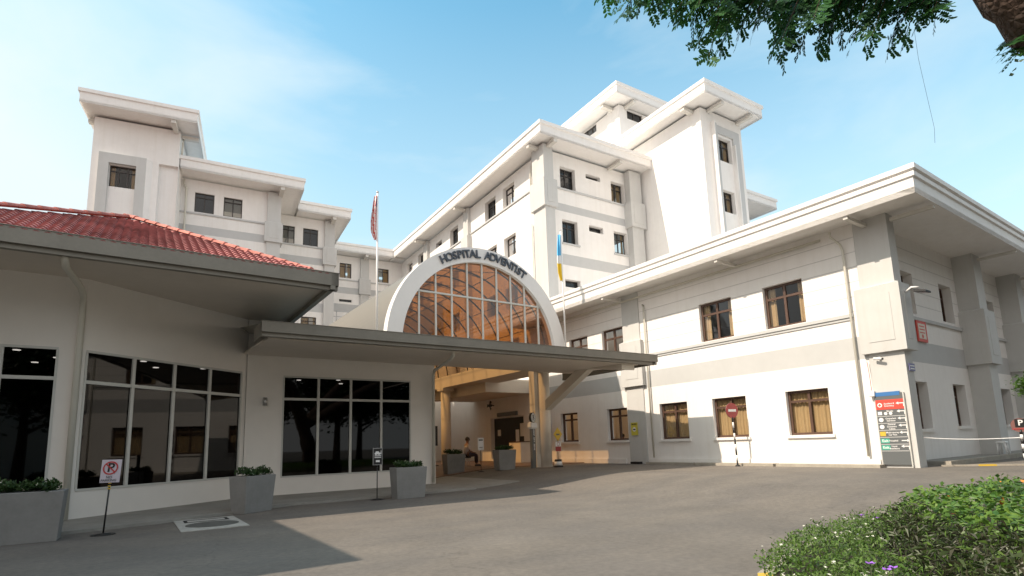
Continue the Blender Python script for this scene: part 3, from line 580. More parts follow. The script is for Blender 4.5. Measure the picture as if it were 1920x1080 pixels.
# raised frame round the stair windows (inverted U) and ribs
mb = MB(); TF.box(mb, .9, 1.15, 0, 19.9, .002, .22); TF.box(mb, 2.8, 3.42, 0, 19.9, .002, .10); TF.box(mb, 1.15, 2.8, 19.4, 19.9, .002, .10); TF.box(mb, 1.15, 1.4, 0, 19.4, .002, .06)
mb.build('window_surround', 'band', hb)
mb = MB(); TF.box(mb, .84, .9, 0, 19.95, .002, .3); TF.box(mb, 2.72, 2.8, 0, 18.9, .002, .25); mb.build('rib', 'wall', hb)
mb = MB(); PI.box(mb, -.02, 1.1, 18, 24.6, .002, .12); PE.box(mb, -.1, .5, 18, 24.6, .002, .1); mb.build('pilaster', 'wall', hb)
pipe(hb, [(-.2, 1.5, 18.4), (-.15, 1.75, 18.0), (-.12, 1.9, 17.5), (-.12, 1.9, 15.5)], .06)
pipe(hb, [(-.12, 1.95, 14.4), (-.12, 1.95, 2)], .05)

# left wing, stepping back to the right
LWO = np.array([-13.66, 35.12, 0]); LROT = R(29)
lw = thing('hospital_wing', 'white stepped hospital wing with grey bands beyond the red tiled roof at left', 'building', Vector(LWO), LROT)
bandL = [(15.03, 15.58, 1), (11.4, 12.1, 1)]
S1 = Plane((0, 1.4), (1, 0), (0, -1)); S2 = Plane((0, 4.75), (1, 0), (0, -1)); S3 = Plane((0, 12.05), (1, 0), (0, -1))
o1 = []; o2 = []; o3 = []
for z0, z1 in ((16.49, 17.8), (13.05, 14.48), (9.6, 11.0)):
    o1 += [(-6.37, -5.27, z0, z1), (-4.73, -3.64, z0, z1)]
for z0, z1 in ((16.48, 17.82), (13.05, 14.45), (9.6, 11.0)): o2 += [(-.82, .06, z0, z1), (.65, 1.73, z0, z1)]
o3 = [(4.82, 5.87, 16.56, 17.93), (8.25, 9.33, 16.52, 17.85), (4.83, 5.93, 14.32, 14.56), (8.3, 9.4, 14.32, 14.56), (5.0, 6.2, 12.05, 12.5), (8.3, 9.5, 12.05, 12.5), (1.0, 1.1, 3, 3.1)]
o3 = o3[:6]
mb = MB(); S1.wall(mb, -7.3, -1.3, 0, 18.6, o1, .16, bandL); S2.wall(mb, -1.3, 2.9, 0, 18.6, o2, .16, bandL); S3.wall(mb, 2.9, 12.5, 0, 18.6, o3, .16, [(15.1, 15.68, 1), (13.41, 14.12, 1)])
Plane((-1.3, 1.4), (0, 1), (1, 0)).wall(mb, 0, 3.35, 0, 18.6); Plane((2.9, 4.75), (0, 1), (1, 0)).wall(mb, 0, 7.3, 0, 18.6)
mb.box(-7.3, 12, 17.5, 17.8, 0, 18.5)
mb.build('wall', ['wall', 'band'], lw)
for P0, oo in ((S1, o1), (S2, o2), (S3, o3)):
    for o in oo: P0.window(lw, *o, depth=.16, bars=(1 if o[3] - o[2] < 1 else 2, 0 if o[3] - o[2] < 1 else .78))
parts('string_course', 'band', lw, [(-7.28, -2.15, 16.32, 16.42, .002, .08)], S1); parts('string_course', 'band', lw, [(-1.28, 2.15, 16.33, 16.43, .002, .08)], S2)
parts('string_course', 'band', lw, [(2.95, 6.65, 16.3, 16.4, .002, .08), (7.45, 10.7, 16.3, 16.4, .002, .08)], S3)
hpil(-2.12, -1.28, 1.2, 1.9, lw, ((15.08, 16.5), 0)); hpil(2.2, 2.93, 4.55, 5.2, lw, ((15.08, 16.5), 0)); hpil(6.67, 7.42, 11.85, 12.1, lw, ((15.12, 16.6), 0))
mb = MB(); mb.loft_rect(-7.2, -.0, 0, 17, prof); mb.build('roof', 'roofw', lw)
mb = MB(); mb.loft_rect(.1, 3.9, 3.55, 17, shift(prof, -.004)); mb.build('roof', 'roofw', lw)
mb = MB(); mb.loft_rect(4.0, 13, 10.85, 17, shift(prof, .006)); mb.build('roof', 'roofw', lw)
parts('soffit_beam', 'soffit', lw, [(-1.45, -1.2, .06, 1.36, 18.4, 18.6), (2.6, 2.85, 3.6, 4.72, 18.4, 18.6), (6.9, 7.15, 10.9, 12.0, 18.4, 18.6)])
pipe(lw, [(-7.0, 1.25, 18.5), (-7.0, 1.25, 18.2), (-6.85, 1.3, 17.9), (-6.85, 1.3, 2)], .06)
# lower link block with balcony rail
mb = MB(); mb.box(-2, 11, 9.2, 12.0, 0, 11.9); mb.build('link_block', 'wall', lw)
mb = MB()
for k in range(14): mb.tube([(-1.6 + k * .95, 9.4, 11.9), (-1.6 + k * .95, 9.4, 12.75)], .035, 6)
for z in (12.3, 12.75): mb.tube([(-1.6, 9.4, z), (10.7, 9.4, z)], .03, 6)
mb.build('balcony_rail', 'steel', lw)
# stair tower at far left
TWO = np.array([-19.87, 31.33, 0]); tw = thing('stair_tower', 'tall white stair tower with an overhanging flat roof at far left', 'tower', Vector(TWO), R(25))
T1 = Plane((0, 0), (1, 0), (0, -1)); ot = [(-3.4, -2.1, 16.67, 18.0), (-3.4, -2.1, 13.2, 14.6), (-3.4, -2.1, 9.8, 11.2)]
mb = MB(); T1.wall(mb, -4.3, -1.0, 0, 20.8, ot, .2); T1.wall(mb, -1.0, 0, 18.5, 20.8)
T2 = Plane((0, .25), (1, 0), (0, -1)); T2.wall(mb, -1.0, 0, 0, 18.5)
mb.quad((-1, 0, 0), (-1, .25, 0), (-1, .25, 18.5), (-1, 0, 18.5)); mb.quad((-1, 0, 18.5), (0, 0, 18.5), (0, .25, 18.5), (-1, .25, 18.5))
Plane((0, 0), (0, 1), (1, 0)).wall(mb, 0, 6, 0, 20.8); Plane((-4.3, 0), (0, 1), (-1, 0)).wall(mb, 0, 6, 0, 20.8); mb.box(-4.3, 0, 6, 6.1, 0, 20.8)
mb.build('wall', 'wall', tw)
for o in ot: T1.window(tw, *o, depth=.2, bars=(3, .75))
mb = MB()
T1.box(mb, -3.92, -3.42, 0, 18.62, .002, .2); T1.box(mb, -2.09, -1.6, 0, 18.62, .002, .2); T1.box(mb, -3.42, -2.09, 18.04, 18.62, .002, .2)
mb.build('window_surround', 'pil', tw)
mb = MB(); mb.box8([(-1.6, -.2, 0), (-1.33, -.003, 0), (-1.5, -.003, 0), (-1.6, -.003, 0), (-1.6, -.2, 18.62), (-1.33, -.003, 18.5), (-1.5, -.003, 18.5), (-1.6, -.003, 18.62)]); mb.build('surround_bevel', 'wall', tw)
mb = MB(); mb.loft_rect(-4.73, 1.0, -1.38, 6.5, shift(prof, 2.2)); mb.build('roof', 'roofw', tw)
parts('soffit_beam', 'soffit', tw, [(-4.7, -4.32, .4, .7, 20.6, 20.8), (-.35, -.1, -1.3, -.02, 20.6, 20.8), (0.02, .95, .4, .7, 20.6, 20.8)])
pipe(tw, [(.12, .6, 20.6), (.12, .3, 20.2), (.1, .3, 19.4)], .06)

# ------------------------------------------------------------------ pavilion (near left) with red tiled roof
pv = thing('pavilion_building', 'cream pavilion with dark shop windows and a red tiled roof at near left', 'building', Vector(A0), AROT)
dC = Vector((3.48, 2.49)).normalized()
PEw = Plane((-30, 7.14), (1, 0), (0, -1)); PC = Plane((-18.08, 7.14), (dC.x, dC.y), (dC.y, -dC.x)); PD = Plane((-14.6, 9.6), (1, 0), (0, -1))
eo = [(8.2, 11.52, .56, 3.42)]; co = [(.1, 4.1, .62, 3.4)]; do = [(.98, 4.85, .55, 3.35)]
mb = MB()
PEw.wall(mb, 0, 11.92, -.1, 4.93, eo, .12, back=1); PC.wall(mb, 0, 4.28, -.1, 4.93, co, .12, back=1); PD.wall(mb, 0, 5.75, -.1, 4.93, do, .12, back=1)
mb.quad((-8.85, 9.6, -.1), (-8.85, 26, -.1), (-8.85, 26, 4.4), (-8.85, 9.6, 4.4)); mb.quad((-8.97, 9.72, -.1), (-8.97, 26, -.1), (-8.97, 26, 4.4), (-8.97, 9.72, 4.4), 1)
mb.box(-30, -8.98, 14.6, 14.8, -.1, 4.9, 1); mb.box(-30, -29.8, 7.3, 14.6, -.1, 4.9, 1)
mb.build('wall', ['pav', 'room'], pv)
mb = MB(); mb.poly([(-29.7, 7.3, 3.6), (-18.1, 7.3, 3.6), (-14.65, 9.75, 3.6), (-9, 9.75, 3.6), (-9, 14.6, 3.6), (-29.7, 14.6, 3.6)]); mb.build('ceiling', 'room', pv)
mb = MB(); mb.poly([(-29.7, 7.3, .08), (-18.1, 7.3, .08), (-14.65, 9.75, .08), (-9, 9.75, .08), (-9, 14.6, .08), (-29.7, 14.6, .08)]); mb.build('floor', 'dark', pv)
dl = mat('downlight', (.9, .9, .85), .5, emit=((1, .93, .8), 6))
for v, u in ((-19.3, 8.7), (-18.7, 9.6), (-19.2, 10.6), (-17.0, 9.5), (-16.7, 10.6), (-15.6, 10.4), (-13.2, 11), (-12.6, 12.2), (-12.1, 10.8), (-11.4, 11.8), (-11, 12.8)):
    mb = MB(); mb.disc((v, u, 3.585), (0, 0, 1), .07, .012, 12); mb.build('downlight', dl, pv)
def shopwin(P0, o, nx, zm, depth=.12):
    a0, a1, z0, z1 = o; mb = MB(); w = .035
    P0.box(mb, a0 - .02, a1 + .02, z1 - .01, z1 + .04, -.06, .015); P0.box(mb, a0 - .02, a1 + .02, z0 - .03, z0 + .01, -.06, .02)
    P0.box(mb, a0 - .03, a0 + .012, z0 + .012, z1 - .012, -.06, .015); P0.box(mb, a1 - .012, a1 + .03, z0 + .012, z1 - .012, -.06, .015)
    P0.box(mb, a0 + .014, a1 - .014, zm - w, zm + w, -.06, .010)
    for k in range(1, nx):
        x = a0 + (a1 - a0) * k / nx; P0.box(mb, x - w, x + w, z0 + .012, z1 - .012, -.06, .014)
    f = mb.build('window', 'wframe', pv)
    g = MB(); g.quad(P0.P(a0, z0, -.03), P0.P(a1, z0, -.03), P0.P(a1, z1, -.03), P0.P(a0, z1, -.03)); g.build('pane', 'pane_dark', f)
shopwin(PEw, eo[0], 4, 2.83); shopwin(PC, co[0], 4, 2.78); shopwin(PD, do[0], 4, 2.72)
# roof of the pavilion
mb = MB(); mb.poly([(-34, 5.05, 4.93), (-13.5, 5.05, 4.93), (-13.5, 18, 4.93), (-34, 18, 4.93)])
mb.poly([(-34, .3, 4.93), (-20.4, .3, 4.93), (-20.4, 5.05, 4.93), (-34, 5.05, 4.93)])
mb.build('soffit', 'psof', pv)
mb = MB()
def gut(x0, y0, x1, y1, zt=5.17, zb=4.88, w=.16, nx=0, ny=-1):
    L_ = Plane((x0, y0), (x1 - x0, y1 - y0), (nx, ny)); ln = math.hypot(x1 - x0, y1 - y0)
    L_.box(mb, 0, ln, zb, zt, -w, .0); L_.box(mb, 0, ln, zb - .09, zb - .002, -w - .02, -.07)
    L_.box(mb, 0, ln, zt - .002, zt + .012, -.03, .012)
gut(-20.4, 5.05, -13.5, 5.05); gut(-13.5, 5.05, -13.5, 18, nx=1, ny=0); gut(-34, .3, -20.4, .3); gut(-20.4, .3, -20.4, 5.05, nx=1, ny=0)
mb.build('gutter', 'gutter', pv)
# tiled slopes: wavy tile columns and stepped rows
apex = Vector((-17.5, 9.05, 7.04))
def tile_slope(e0, e1, r0, r1, name='roof_slope', colw=.155, roww=.23, amp=.027):
    """e0-e1 eave edge, r0-r1 ridge edge above it (same order)"""
    e0, e1, r0, r1 = map(Vector, (e0, e1, r0, r1)); ed = (e1 - e0).normalized(); L = (e1 - e0).length
    rr_ = r1 if r1.z > r0.z else r0; updir = ((rr_ - e0) - ed * (rr_ - e0).dot(ed)); H = updir.length; updir.normalize(); nrm = ed.cross(updir)
    if nrm.z < 0: nrm = -nrm
    a_r0, a_r1 = (r0 - e0).dot(ed), (r1 - e0).dot(ed); h_0, h_1 = (r0 - e0).dot(updir), (r1 - e0).dot(updir)
    def hcap(a): return H if abs(a_r1 - a_r0) < 1e-3 else h_0 + (h_1 - h_0) * min(max((a - a_r0) / (a_r1 - a_r0), 0), 1)
    m_ = MB(); nr = int(H / roww) + 1; seg = 8; nc = int(L / colw * seg) + 1
    for j in range(nr):
        h0, h1 = j * roww, min((j + 1) * roww, H)
        if h1 <= h0: continue
        lo0, hi0 = a_r0 * h0 / H, L + (a_r1 - L) * h0 / H
        i0, i1 = int(max(lo0, 0) / colw * seg), int(hi0 / colw * seg) + 1
        off = len(m_.v); cnt = 0
        for i in range(i0, i1 + 1):
            a = i * colw / seg; w = amp * (abs(math.sin(math.pi * a / colw)) ** .8) * 1.7 - amp * .3
            for h, lift in ((h0 - .03, .035), (h1, .002)):
                hh = h
                lo, hi = a_r0 * max(hh, 0) / H, L + (a_r1 - L) * max(hh, 0) / H
                aa = min(max(a, lo), hi); hh = min(hh, hcap(aa))
                m_.v.append(tuple(e0 + ed * aa + updir * hh + nrm * (w + lift)))
            m_.v.append(tuple(e0 + ed * min(max(a, lo0), hi0) + updir * min(h0 - .03, hcap(min(max(a, lo0), hi0))) + nrm * (w - .0)))
            cnt += 1
        for k in range(cnt - 1):
            p = off + 3 * k; m_.f.append((p, p + 3, p + 4, p + 1)); m_.m.append(0); m_.sm.append(False)
            m_.f.append((p + 2, p + 5, p + 3, p)); m_.m.append(0); m_.sm.append(False)
    return m_.build(name, 'tile', pv)
tile_slope((-21.9, 5.1, 5.10), (-13.68, 5.1, 5.10), apex, apex)
tile_slope((-13.68, 5.1, 5.10), (-13.68, 14.5, 5.10), apex, (-17.5, 10.6, 7.04))
mb = MB(); mb.poly([(-21.9, 18, 5.1), (-17.5, 10.6, 7.0), (-13.5, 18, 5.1)]); mb.poly([(-21.9, 5.0, 5.14), (-17.5, 9.05, 7.0), (-17.5, 10.6, 7.0), (-21.9, 18, 5.1)]); mb.poly([(-34, 5.06, 5.1), (-21.9, 5.06, 5.1), (-21.9, 18, 5.1), (-34, 18, 5.1)])
mb.box(-34, -20.45, .35, 5.0, 5.0, 5.12); mb.build('roof_slope', 'tile', pv)
# ridge tiles along the hip and the ridge
def ridge_tiles(a, b_, r=.095, ln=.34):
    a, b_ = Vector(a), Vector(b_); d = b_ - a; n_ = int(d.length / ln) + 1; d.normalize(); m_ = MB(); side = d.cross(Vector((0, 0, 1))).normalized(); upn = side.cross(d)
    for i in range(n_):
        s0 = a + d * i * ln; rings = []
        for (t, rr) in ((0, r * 1.12), (ln * 1.08, r * .9)):
            i_ = len(m_.v)
            for k in range(9):
                an = math.pi * k / 8; m_.v.append(tuple(s0 + d * t + side * math.cos(an) * rr + upn * (math.sin(an) * rr * .8 + .02)))
            rings.append(i_)
        for k in range(8): m_.f.append((rings[0] + k, rings[0] + k + 1, rings[1] + k + 1, rings[1] + k)); m_.m.append(0); m_.sm.append(True)
        m_.f.append(tuple(rings[0] + k for k in range(9))); m_.m.append(0); m_.sm.append(False)
    return m_.build('hip_tiles', 'hip', pv)
ridge_tiles((-14.0, 5.5, 5.27), apex + Vector((0, 0, .06))); ridge_tiles((-21.9, 5.0, 5.2), apex + Vector((0, 0, .05)))
# drain pipes and wall lamp
pg = [PC.P(-.12, 4.82, 2.0)]
pipe(pv, [(-18.33, 5.22, 4.92), (-18.33, 5.24, 4.78), (-18.32, 5.45, 4.68), (-18.16, 6.7, 4.62), (-18.13, 6.98, 4.5), (-18.13, 7.04, 4.3), (-18.13, 7.04, .06)], .062)
pipe(pv, [(-9.95, 6.25, 3.9), (-9.95, 6.27, 3.72), (-9.85, 6.6, 3.66), (-9.05, 9.2, 3.72), (-8.97, 9.45, 3.6), (-8.97, 9.52, .1)], .05)
wl = MB(); wl.tube([(-14.13, 9.5, 2.52), (-14.13, 9.5, 2.74)], .06, 12); wl.build('wall_lamp', 'steel', pv)
mb = MB(); mb.box(-20.7, -20.5, .5, .7, 0, 4.9); mb.box(-27, -26.8, .5, .7, 0, 4.9); mb.build('porch_post', 'pav', pv)

# ------------------------------------------------------------------ flat canopy in front of the arch
cp = thing('porch_canopy', 'low grey-edged flat canopy roof sweeping across the front of the arched porch', 'canopy', AW(-8, 8, 0), AROT)
cp.location = Vector(A0)
mb = MB()
def slab(pts_bot, pts_top, m_=0):
    k = len(pts_bot); i = len(mb.v); mb.v += [tuple(p) for p in pts_bot] + [tuple(p) for p in pts_top]
    mb.f.append(tuple(range(i, i + k))[::-1]); mb.f.append(tuple(range(i + k, i + 2 * k))); mb.m += [m_, m_]; mb.sm += [False, False]
    for e in range(k): mb.f.append((i + e, i + (e + 1) % k, i + k + (e + 1) % k, i + k + e)); mb.m.append(m_); mb.sm.append(False)
slab([(-14.6, 6.2, 3.90), (-2.6, 5.95, 3.90), (-2.6, 10.6, 4.72), (-14.6, 10.6, 4.72)], [(-14.85, 6.05, 4.1), (-2.35, 5.75, 4.1), (-2.35, 10.75, 4.86), (-14.85, 10.75, 4.86)])
mb.build('roof', 'groof', cp)
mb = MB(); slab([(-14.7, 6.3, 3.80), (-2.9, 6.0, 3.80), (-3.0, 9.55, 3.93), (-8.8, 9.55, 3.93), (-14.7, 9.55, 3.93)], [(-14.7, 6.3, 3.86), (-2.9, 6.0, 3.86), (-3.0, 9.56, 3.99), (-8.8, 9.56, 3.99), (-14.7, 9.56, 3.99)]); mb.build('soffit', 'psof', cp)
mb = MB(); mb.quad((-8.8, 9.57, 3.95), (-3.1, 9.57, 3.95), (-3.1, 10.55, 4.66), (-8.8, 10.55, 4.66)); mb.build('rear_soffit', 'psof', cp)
mb = MB()
gut(-14.9, 6.0, -2.25, 5.68, 4.14, 3.9, .2); gut(-2.25, 5.68, -2.25, 10.7, 4.12, 3.9, .12, 1, 0); mb.quad((-14.9, 6.0, 3.8), (-14.9, 6.9, 3.8), (-14.9, 6.9, 4.15), (-14.9, 6.0, 4.14))
mb.build('gutter', 'gutter', cp)
# cantilever beam and brace
mb = MB(); mb.box8([(-3.65, 6.05, 3.62), (-3.05, 6.05, 3.62), (-3.05, 10.6, 4.28), (-3.65, 10.6, 4.28), (-3.65, 6.05, 3.79), (-3.05, 6.05, 3.79), (-3.05, 10.6, 4.78), (-3.65, 10.6, 4.78)]); mb.build('cantilever_beam', 'cream', cp)
mb = MB(); mb.box8([(-3.5, 10.5, 2.55), (-3.2, 10.5, 2.55), (-3.2, 10.5, 2.95), (-3.5, 10.5, 2.95), (-3.5, 7.9, 3.86), (-3.2, 7.9, 3.86), (-3.2, 8.35, 4.02), (-3.5, 8.35, 4.02)]); mb.build('brace', 'cream', cp)

# ------------------------------------------------------------------ arched porch
ar = thing('arched_porch', 'barrel-vaulted entrance porch with a white arch lettered HOSPITAL ADVENTIST', 'porch', AW(-6.09, 10.9, .2), AROT)
ar.location = Vector(A0)
ac, az_, Ro, Ri = -6.09, 4.9, 4.0, 3.42
mb = MB(); N_ = 64
def arc(r, k, u): t = math.pi * k / N_; return (ac - math.cos(t) * r, u, az_ + math.sin(t) * r)
for k in range(N_):
    for (ra, rb, ua, ub) in ((Ri, Ro, 10.75, 10.75), (Ri, Ro, 11.1, 11.1), (Ro, Ro, 10.75, 11.1), (Ri, Ri, 10.75, 11.1)):
        if ra != rb: mb.quad(arc(ra, k, ua), arc(rb, k, ua), arc(rb, k + 1, ua), arc(ra, k + 1, ua), 0)
        else: mb.quad(arc(ra, k, ua), arc(ra, k, ub), arc(ra, k + 1, ub), arc(ra, k + 1, ua), 0, True)
mb.build('arch_ring', mat('arch_paint', (.74, .725, .715), .6, noise=(.6, .04)), ar)
mb = MB(); txt = 'HOSPITAL ADVENTIST'
a0_, a1_ = -30.5, 32.0
wd = [{'I': .42, ' ': .75, 'V': 1.0, 'A': 1.02, 'O': 1.06, 'H': 1.0, 'N': 1.02}.get(c_, .86) for c_ in txt]; acc = [sum(wd[:i]) + wd[i] / 2 for i in range(len(wd))]; tw_ = sum(wd)
for i, ch in enumerate(txt):
    if ch == ' ': continue
    th = R(a0_ + (a1_ - a0_) * acc[i] / tw_); rr = 3.72
    c = Vector((ac + math.sin(th) * rr, 10.72, az_ + math.cos(th) * rr)); e1 = Vector((math.cos(th), 0, -math.sin(th))); e2 = Vector((math.sin(th), 0, math.cos(th)))
    put_text(mb, ch, c, e1, e2, .44, .035)
mb.build('lettering', 'letter', ar)
mb = MB(); ms_ = [-8.81 + .676 * k for k in range(9)]
for v in ms_:
    h = math.sqrt(max(Ri ** 2 - (v - ac) ** 2, 0)); mb.box(v - .028, v + .028, 10.86, 10.95, az_ - .02, az_ + h + .02)
w = math.sqrt(Ri ** 2 - (6.88 - az_) ** 2); mb.box(ac - w, ac + w, 10.852, 10.945, 6.85, 6.91)
mb.build('mullion', 'wframe', ar)
mb = MB(); mb.poly([arc(Ri, k, 10.92) for k in range(N_ + 1)]); mb.build('gable_glass', 'gable', ar)
mb = MB(); u_e = 25.0
for k in range(N_):
    mb.quad(arc(3.93, k, 11.1), arc(3.93, k, u_e), arc(3.93, k + 1, u_e), arc(3.93, k + 1, 11.1), 0, True)
mb.build('vault_sheet', 'vault', ar)
for i in range(12):
    mb = MB(); u = 11.9 + i * 1.15; mb.tube([arc(3.85, k, u) for k in range(0, N_ + 1, 2)], .035, 6); mb.build('vault_rib', 'rib', ar)
mb = MB()
for k in (8, 16, 24, 32, 40, 48, 56): mb.tube([arc(3.86, k, 11.1), arc(3.86, k, u_e)], .018, 5)
for i in range(0, 11, 2):
    u = 11.9 + i * 1.15; mb.tube([arc(3.86, 24, u), arc(3.86, 40, u + 1.15)], .014, 5); mb.tube([arc(3.86, 40, u), arc(3.86, 24, u + 1.15)], .014, 5)
mb.build('purlin', 'rib', ar)
for v0 in (-3.65, -9.45):
    mb = MB(); mb.box(v0, v0 + .7 + (.9 if v0 > -5 else 0), 10.62, 25.1, 4.3, 4.885); mb.build('springing_beam', 'cream', ar)
for v, u, r in ((-3.25, 10.95, .28), (-3.35, 19.3, .26), (-9.1, 19.3, .26), (-3.35, 24.2, .26)):
    mb = MB(); mb.tube([(v, u, .1), (v, u, 4.15)], r, 24); mb.loft_rect(v - .22, v + .22, u - .22, u + .22, [(.0, 4.1), (.12, 4.16), (.12, 4.3)])
    mb.build('column', 'cream', ar)
mb = MB(); mb.box(-3.72, -3.42, 10.9, 11.25, .1, 4.3); mb.build('column_fin', 'cream', ar)

# ------------------------------------------------------------------ flagpoles
def flag(loc, zt, zb, stripes, name_label, zf0, zf1, wid):
    t = thing('flagpole', name_label, 'flagpole', loc, AROT)
    mb = MB(); mb.tube([(0, 0, zb), (0, 0, zt)], .035, 10); mb.loft_rect(-.06, .06, -.06, .06, [(.04, zb - .02), (.04, zb + .04), (0, zb + .1)]); mb.build('pole', 'white', t)
    mb = MB(); mb.tube([(0, 0, zt), (0, 0, zt + .05), (0, 0, zt + .09)], [.03, .05, .01], 10); mb.build('finial', 'steel', t)
    mb = MB(); nz, nx = 60, 12; idx = {}
    for j in range(nz + 1):
        f_ = j / nz; z = zf1 + (zf0 - zf1) * f_; w_ = wid * (.35 + .65 * math.sin(min(1, f_ * 1.25) * math.pi * .55)) * (1 - .4 * max(0, f_ - .85) / .15)
        for i in range(nx + 1):
            s_ = i / nx; y = .07 * math.sin(s_ * 9 + f_ * 3) * (.3 + s_); idx[j, i] = len(mb.v); mb.v.append((-w_ * s_, y, z - .06 * s_ * math.sin(f_ * 5)))
    for j in range(nz):
        for i in range(nx):
            mb.f.append((idx[j, i], idx[j, i + 1], idx[j + 1, i + 1], idx[j + 1, i])); mb.sm.append(True); mb.m.append(stripes(j / nz, i / nx))
    return t, mb
t, mb = flag(AW(-10.5, 10.6, 0), 10.1, 4.85, lambda f, s: 2 if f < .22 and s < .5 else (0 if int((f * .5 + s * 1.1) * 9) % 2 else 1), 'white flagpole with limp red, white and blue striped flag left of the arch', 8.35, 10.0, .28)
mb.build('flag', ['sred', 'white', mat('flag_navy', (.03, .05, .22), .7)], t)
t, mb = flag(AW(-2.2, 10.6, 0), 10.35, 4.85, lambda f, s: 0 if f < .45 else (1 if f < .62 else 2), 'thin flagpole with limp sky-blue, white and yellow flag right of the arch', 8.1, 10.2, .3)
mb.build('flag', [mat('flag_sky', (.1, .45, .75), .7), 'white', mat('flag_yellow', (.8, .55, .03), .7)], t)

# ------------------------------------------------------------------ planters
def leaf_cloud(c, ext, n, size, name, m, parent=None, ratio=.5, updown=.5, tall=None, seed=1):
    """many small pointed leaves filling an ellipsoid / box; returns object"""
    r_ = np.random.default_rng(seed); pts = r_.uniform(-1, 1, (n * 2, 3)); pts = pts[(pts ** 2).sum(1) < 1][:n]; pts = pts * np.array(ext) + np.array(c)
    return leaves(pts, size, name, m, parent, ratio, updown, r_)
def leaves(pts, size, name, m, parent=None, ratio=.5, updown=.5, r_=rng, mats=None, midx=None, droop=0.0, fold=.25):
    n = len(pts); th = r_.uniform(0, 2 * np.pi, n); el = r_.normal(updown, .45, n); s = size * r_.uniform(.7, 1.3, n)
    d = np.stack([np.cos(th) * np.cos(el), np.sin(th) * np.cos(el), np.sin(el)], 1)
    side = np.stack([-np.sin(th), np.cos(th), np.zeros(n)], 1); roll = r_.normal(0, .6, n); nm = np.cross(side, d)
    side = side * np.cos(roll)[:, None] + nm * np.sin(roll)[:, None]; nm = np.cross(side, d)
    S = s[:, None]
    b0 = pts; mid = pts + d * S * .5; tip = pts + d * S - np.array([0, 0, 1]) * S * droop
    l = mid + side * S * ratio * .5 + nm * S * fold * .3; rr = mid - side * S * ratio * .5 + nm * S * fold * .3
    V = np.empty((n, 4, 3)); V[:, 0] = b0; V[:, 1] = l; V[:, 2] = tip; V[:, 3] = rr; V = V.reshape(-1, 3)
    # two triangles folded on the midrib
    i = np.arange(n) * 4; F = np.empty((n, 2, 3), int); F[:, 0] = np.stack([i, i + 1, i + 2], 1); F[:, 1] = np.stack([i, i + 2, i + 3], 1)
    me = bpy.data.meshes.new(name); me.from_pydata(V.tolist(), [], F.reshape(-1, 3).tolist())
    for k in (mats or [m]): me.materials.append(M[k] if isinstance(k, str) else k)
    if midx is not None: me.polygons.foreach_set('material_index', np.repeat(midx, 2).astype(np.int32))
    me.update(); o = bpy.data.objects.new(name, me); COL.objects.link(o)
    if parent: o.parent = parent
    return o
def planter(loc, rot, L, D, label, seed):
    t = thing('planter', label, 'planter', loc, rot, 'grey box planters along the building front'); H = .76
    mb = MB(); mb.loft_rect(-L / 2, L / 2, -D / 2, D / 2, [(-.05, 0), (-.045, .01), (0, H - .01), (-.008, H), (-.04, H), (-.05, H - .05)]); mb.build('box', 'planter', t)
    mb = MB(); mb.poly([(-L / 2 + .05, -D / 2 + .05, H - .045), (L / 2 - .05, -D / 2 + .05, H - .045), (L / 2 - .05, D / 2 - .05, H - .045), (-L / 2 + .05, D / 2 - .05, H - .045)]); mb.build('soil', 'soil', t)
    r_ = np.random.default_rng(seed); P = []
    k = int(L / .17)
    for i in range(k):
        for j in range(2):
            c = np.array([-L / 2 + .1 + (L - .2) * (i + .5) / k, -D / 4 + j * D / 2, H + .02]) + r_.normal(0, .02, 3)
            q = r_.normal(0, 1, (170, 3)); q /= np.linalg.norm(q, axis=1)[:, None]; q[:, 2] = abs(q[:, 2]); rad = r_.uniform(.03, .12, 170)[:, None]
            P.append(c + q * rad * np.array([1, 1, 1.15]))
    P = np.concatenate(P); mi = (r_.random(len(P)) < .015).astype(int)
    leaves(P, .055, 'foliage', None, t, .6, .5, r_, mats=['leafP', 'wpetal'], midx=mi)
    return t
def rotfor(az): return R(90 - az)            # local x along azimuth az
c2 = np.array([-5.51, 11.56, 0]) + hd(20) * .40 + hd(-70) * .24
c1 = np.array([-6.97, 8.71, 0]) - hd(58) * .58 + hd(-32) * .25
planter(Vector(c1), rotfor(58), 1.16, .5, 'large grey planter with bushy plants at bottom left before the left window', 1)
planter(Vector(c2), rotfor(20), .82, .46, 'grey planter between the two wide shop windows of the pavilion', 2)
planter(AW(-11.32, 6.2, 0), AROT, .82, .46, 'grey planter beside the black framed sign at the pavilion corner', 3)
planter(AW(-6.55, 12.6, gz(-6.55)), AROT, .82, .46, 'grey planter under the porch in front of the seated person', 4)
planter(AW(-5.2, 11.0, gz(-5.2)), AROT, .80, .46, 'grey planter under the porch in front of the black doorway', 5)

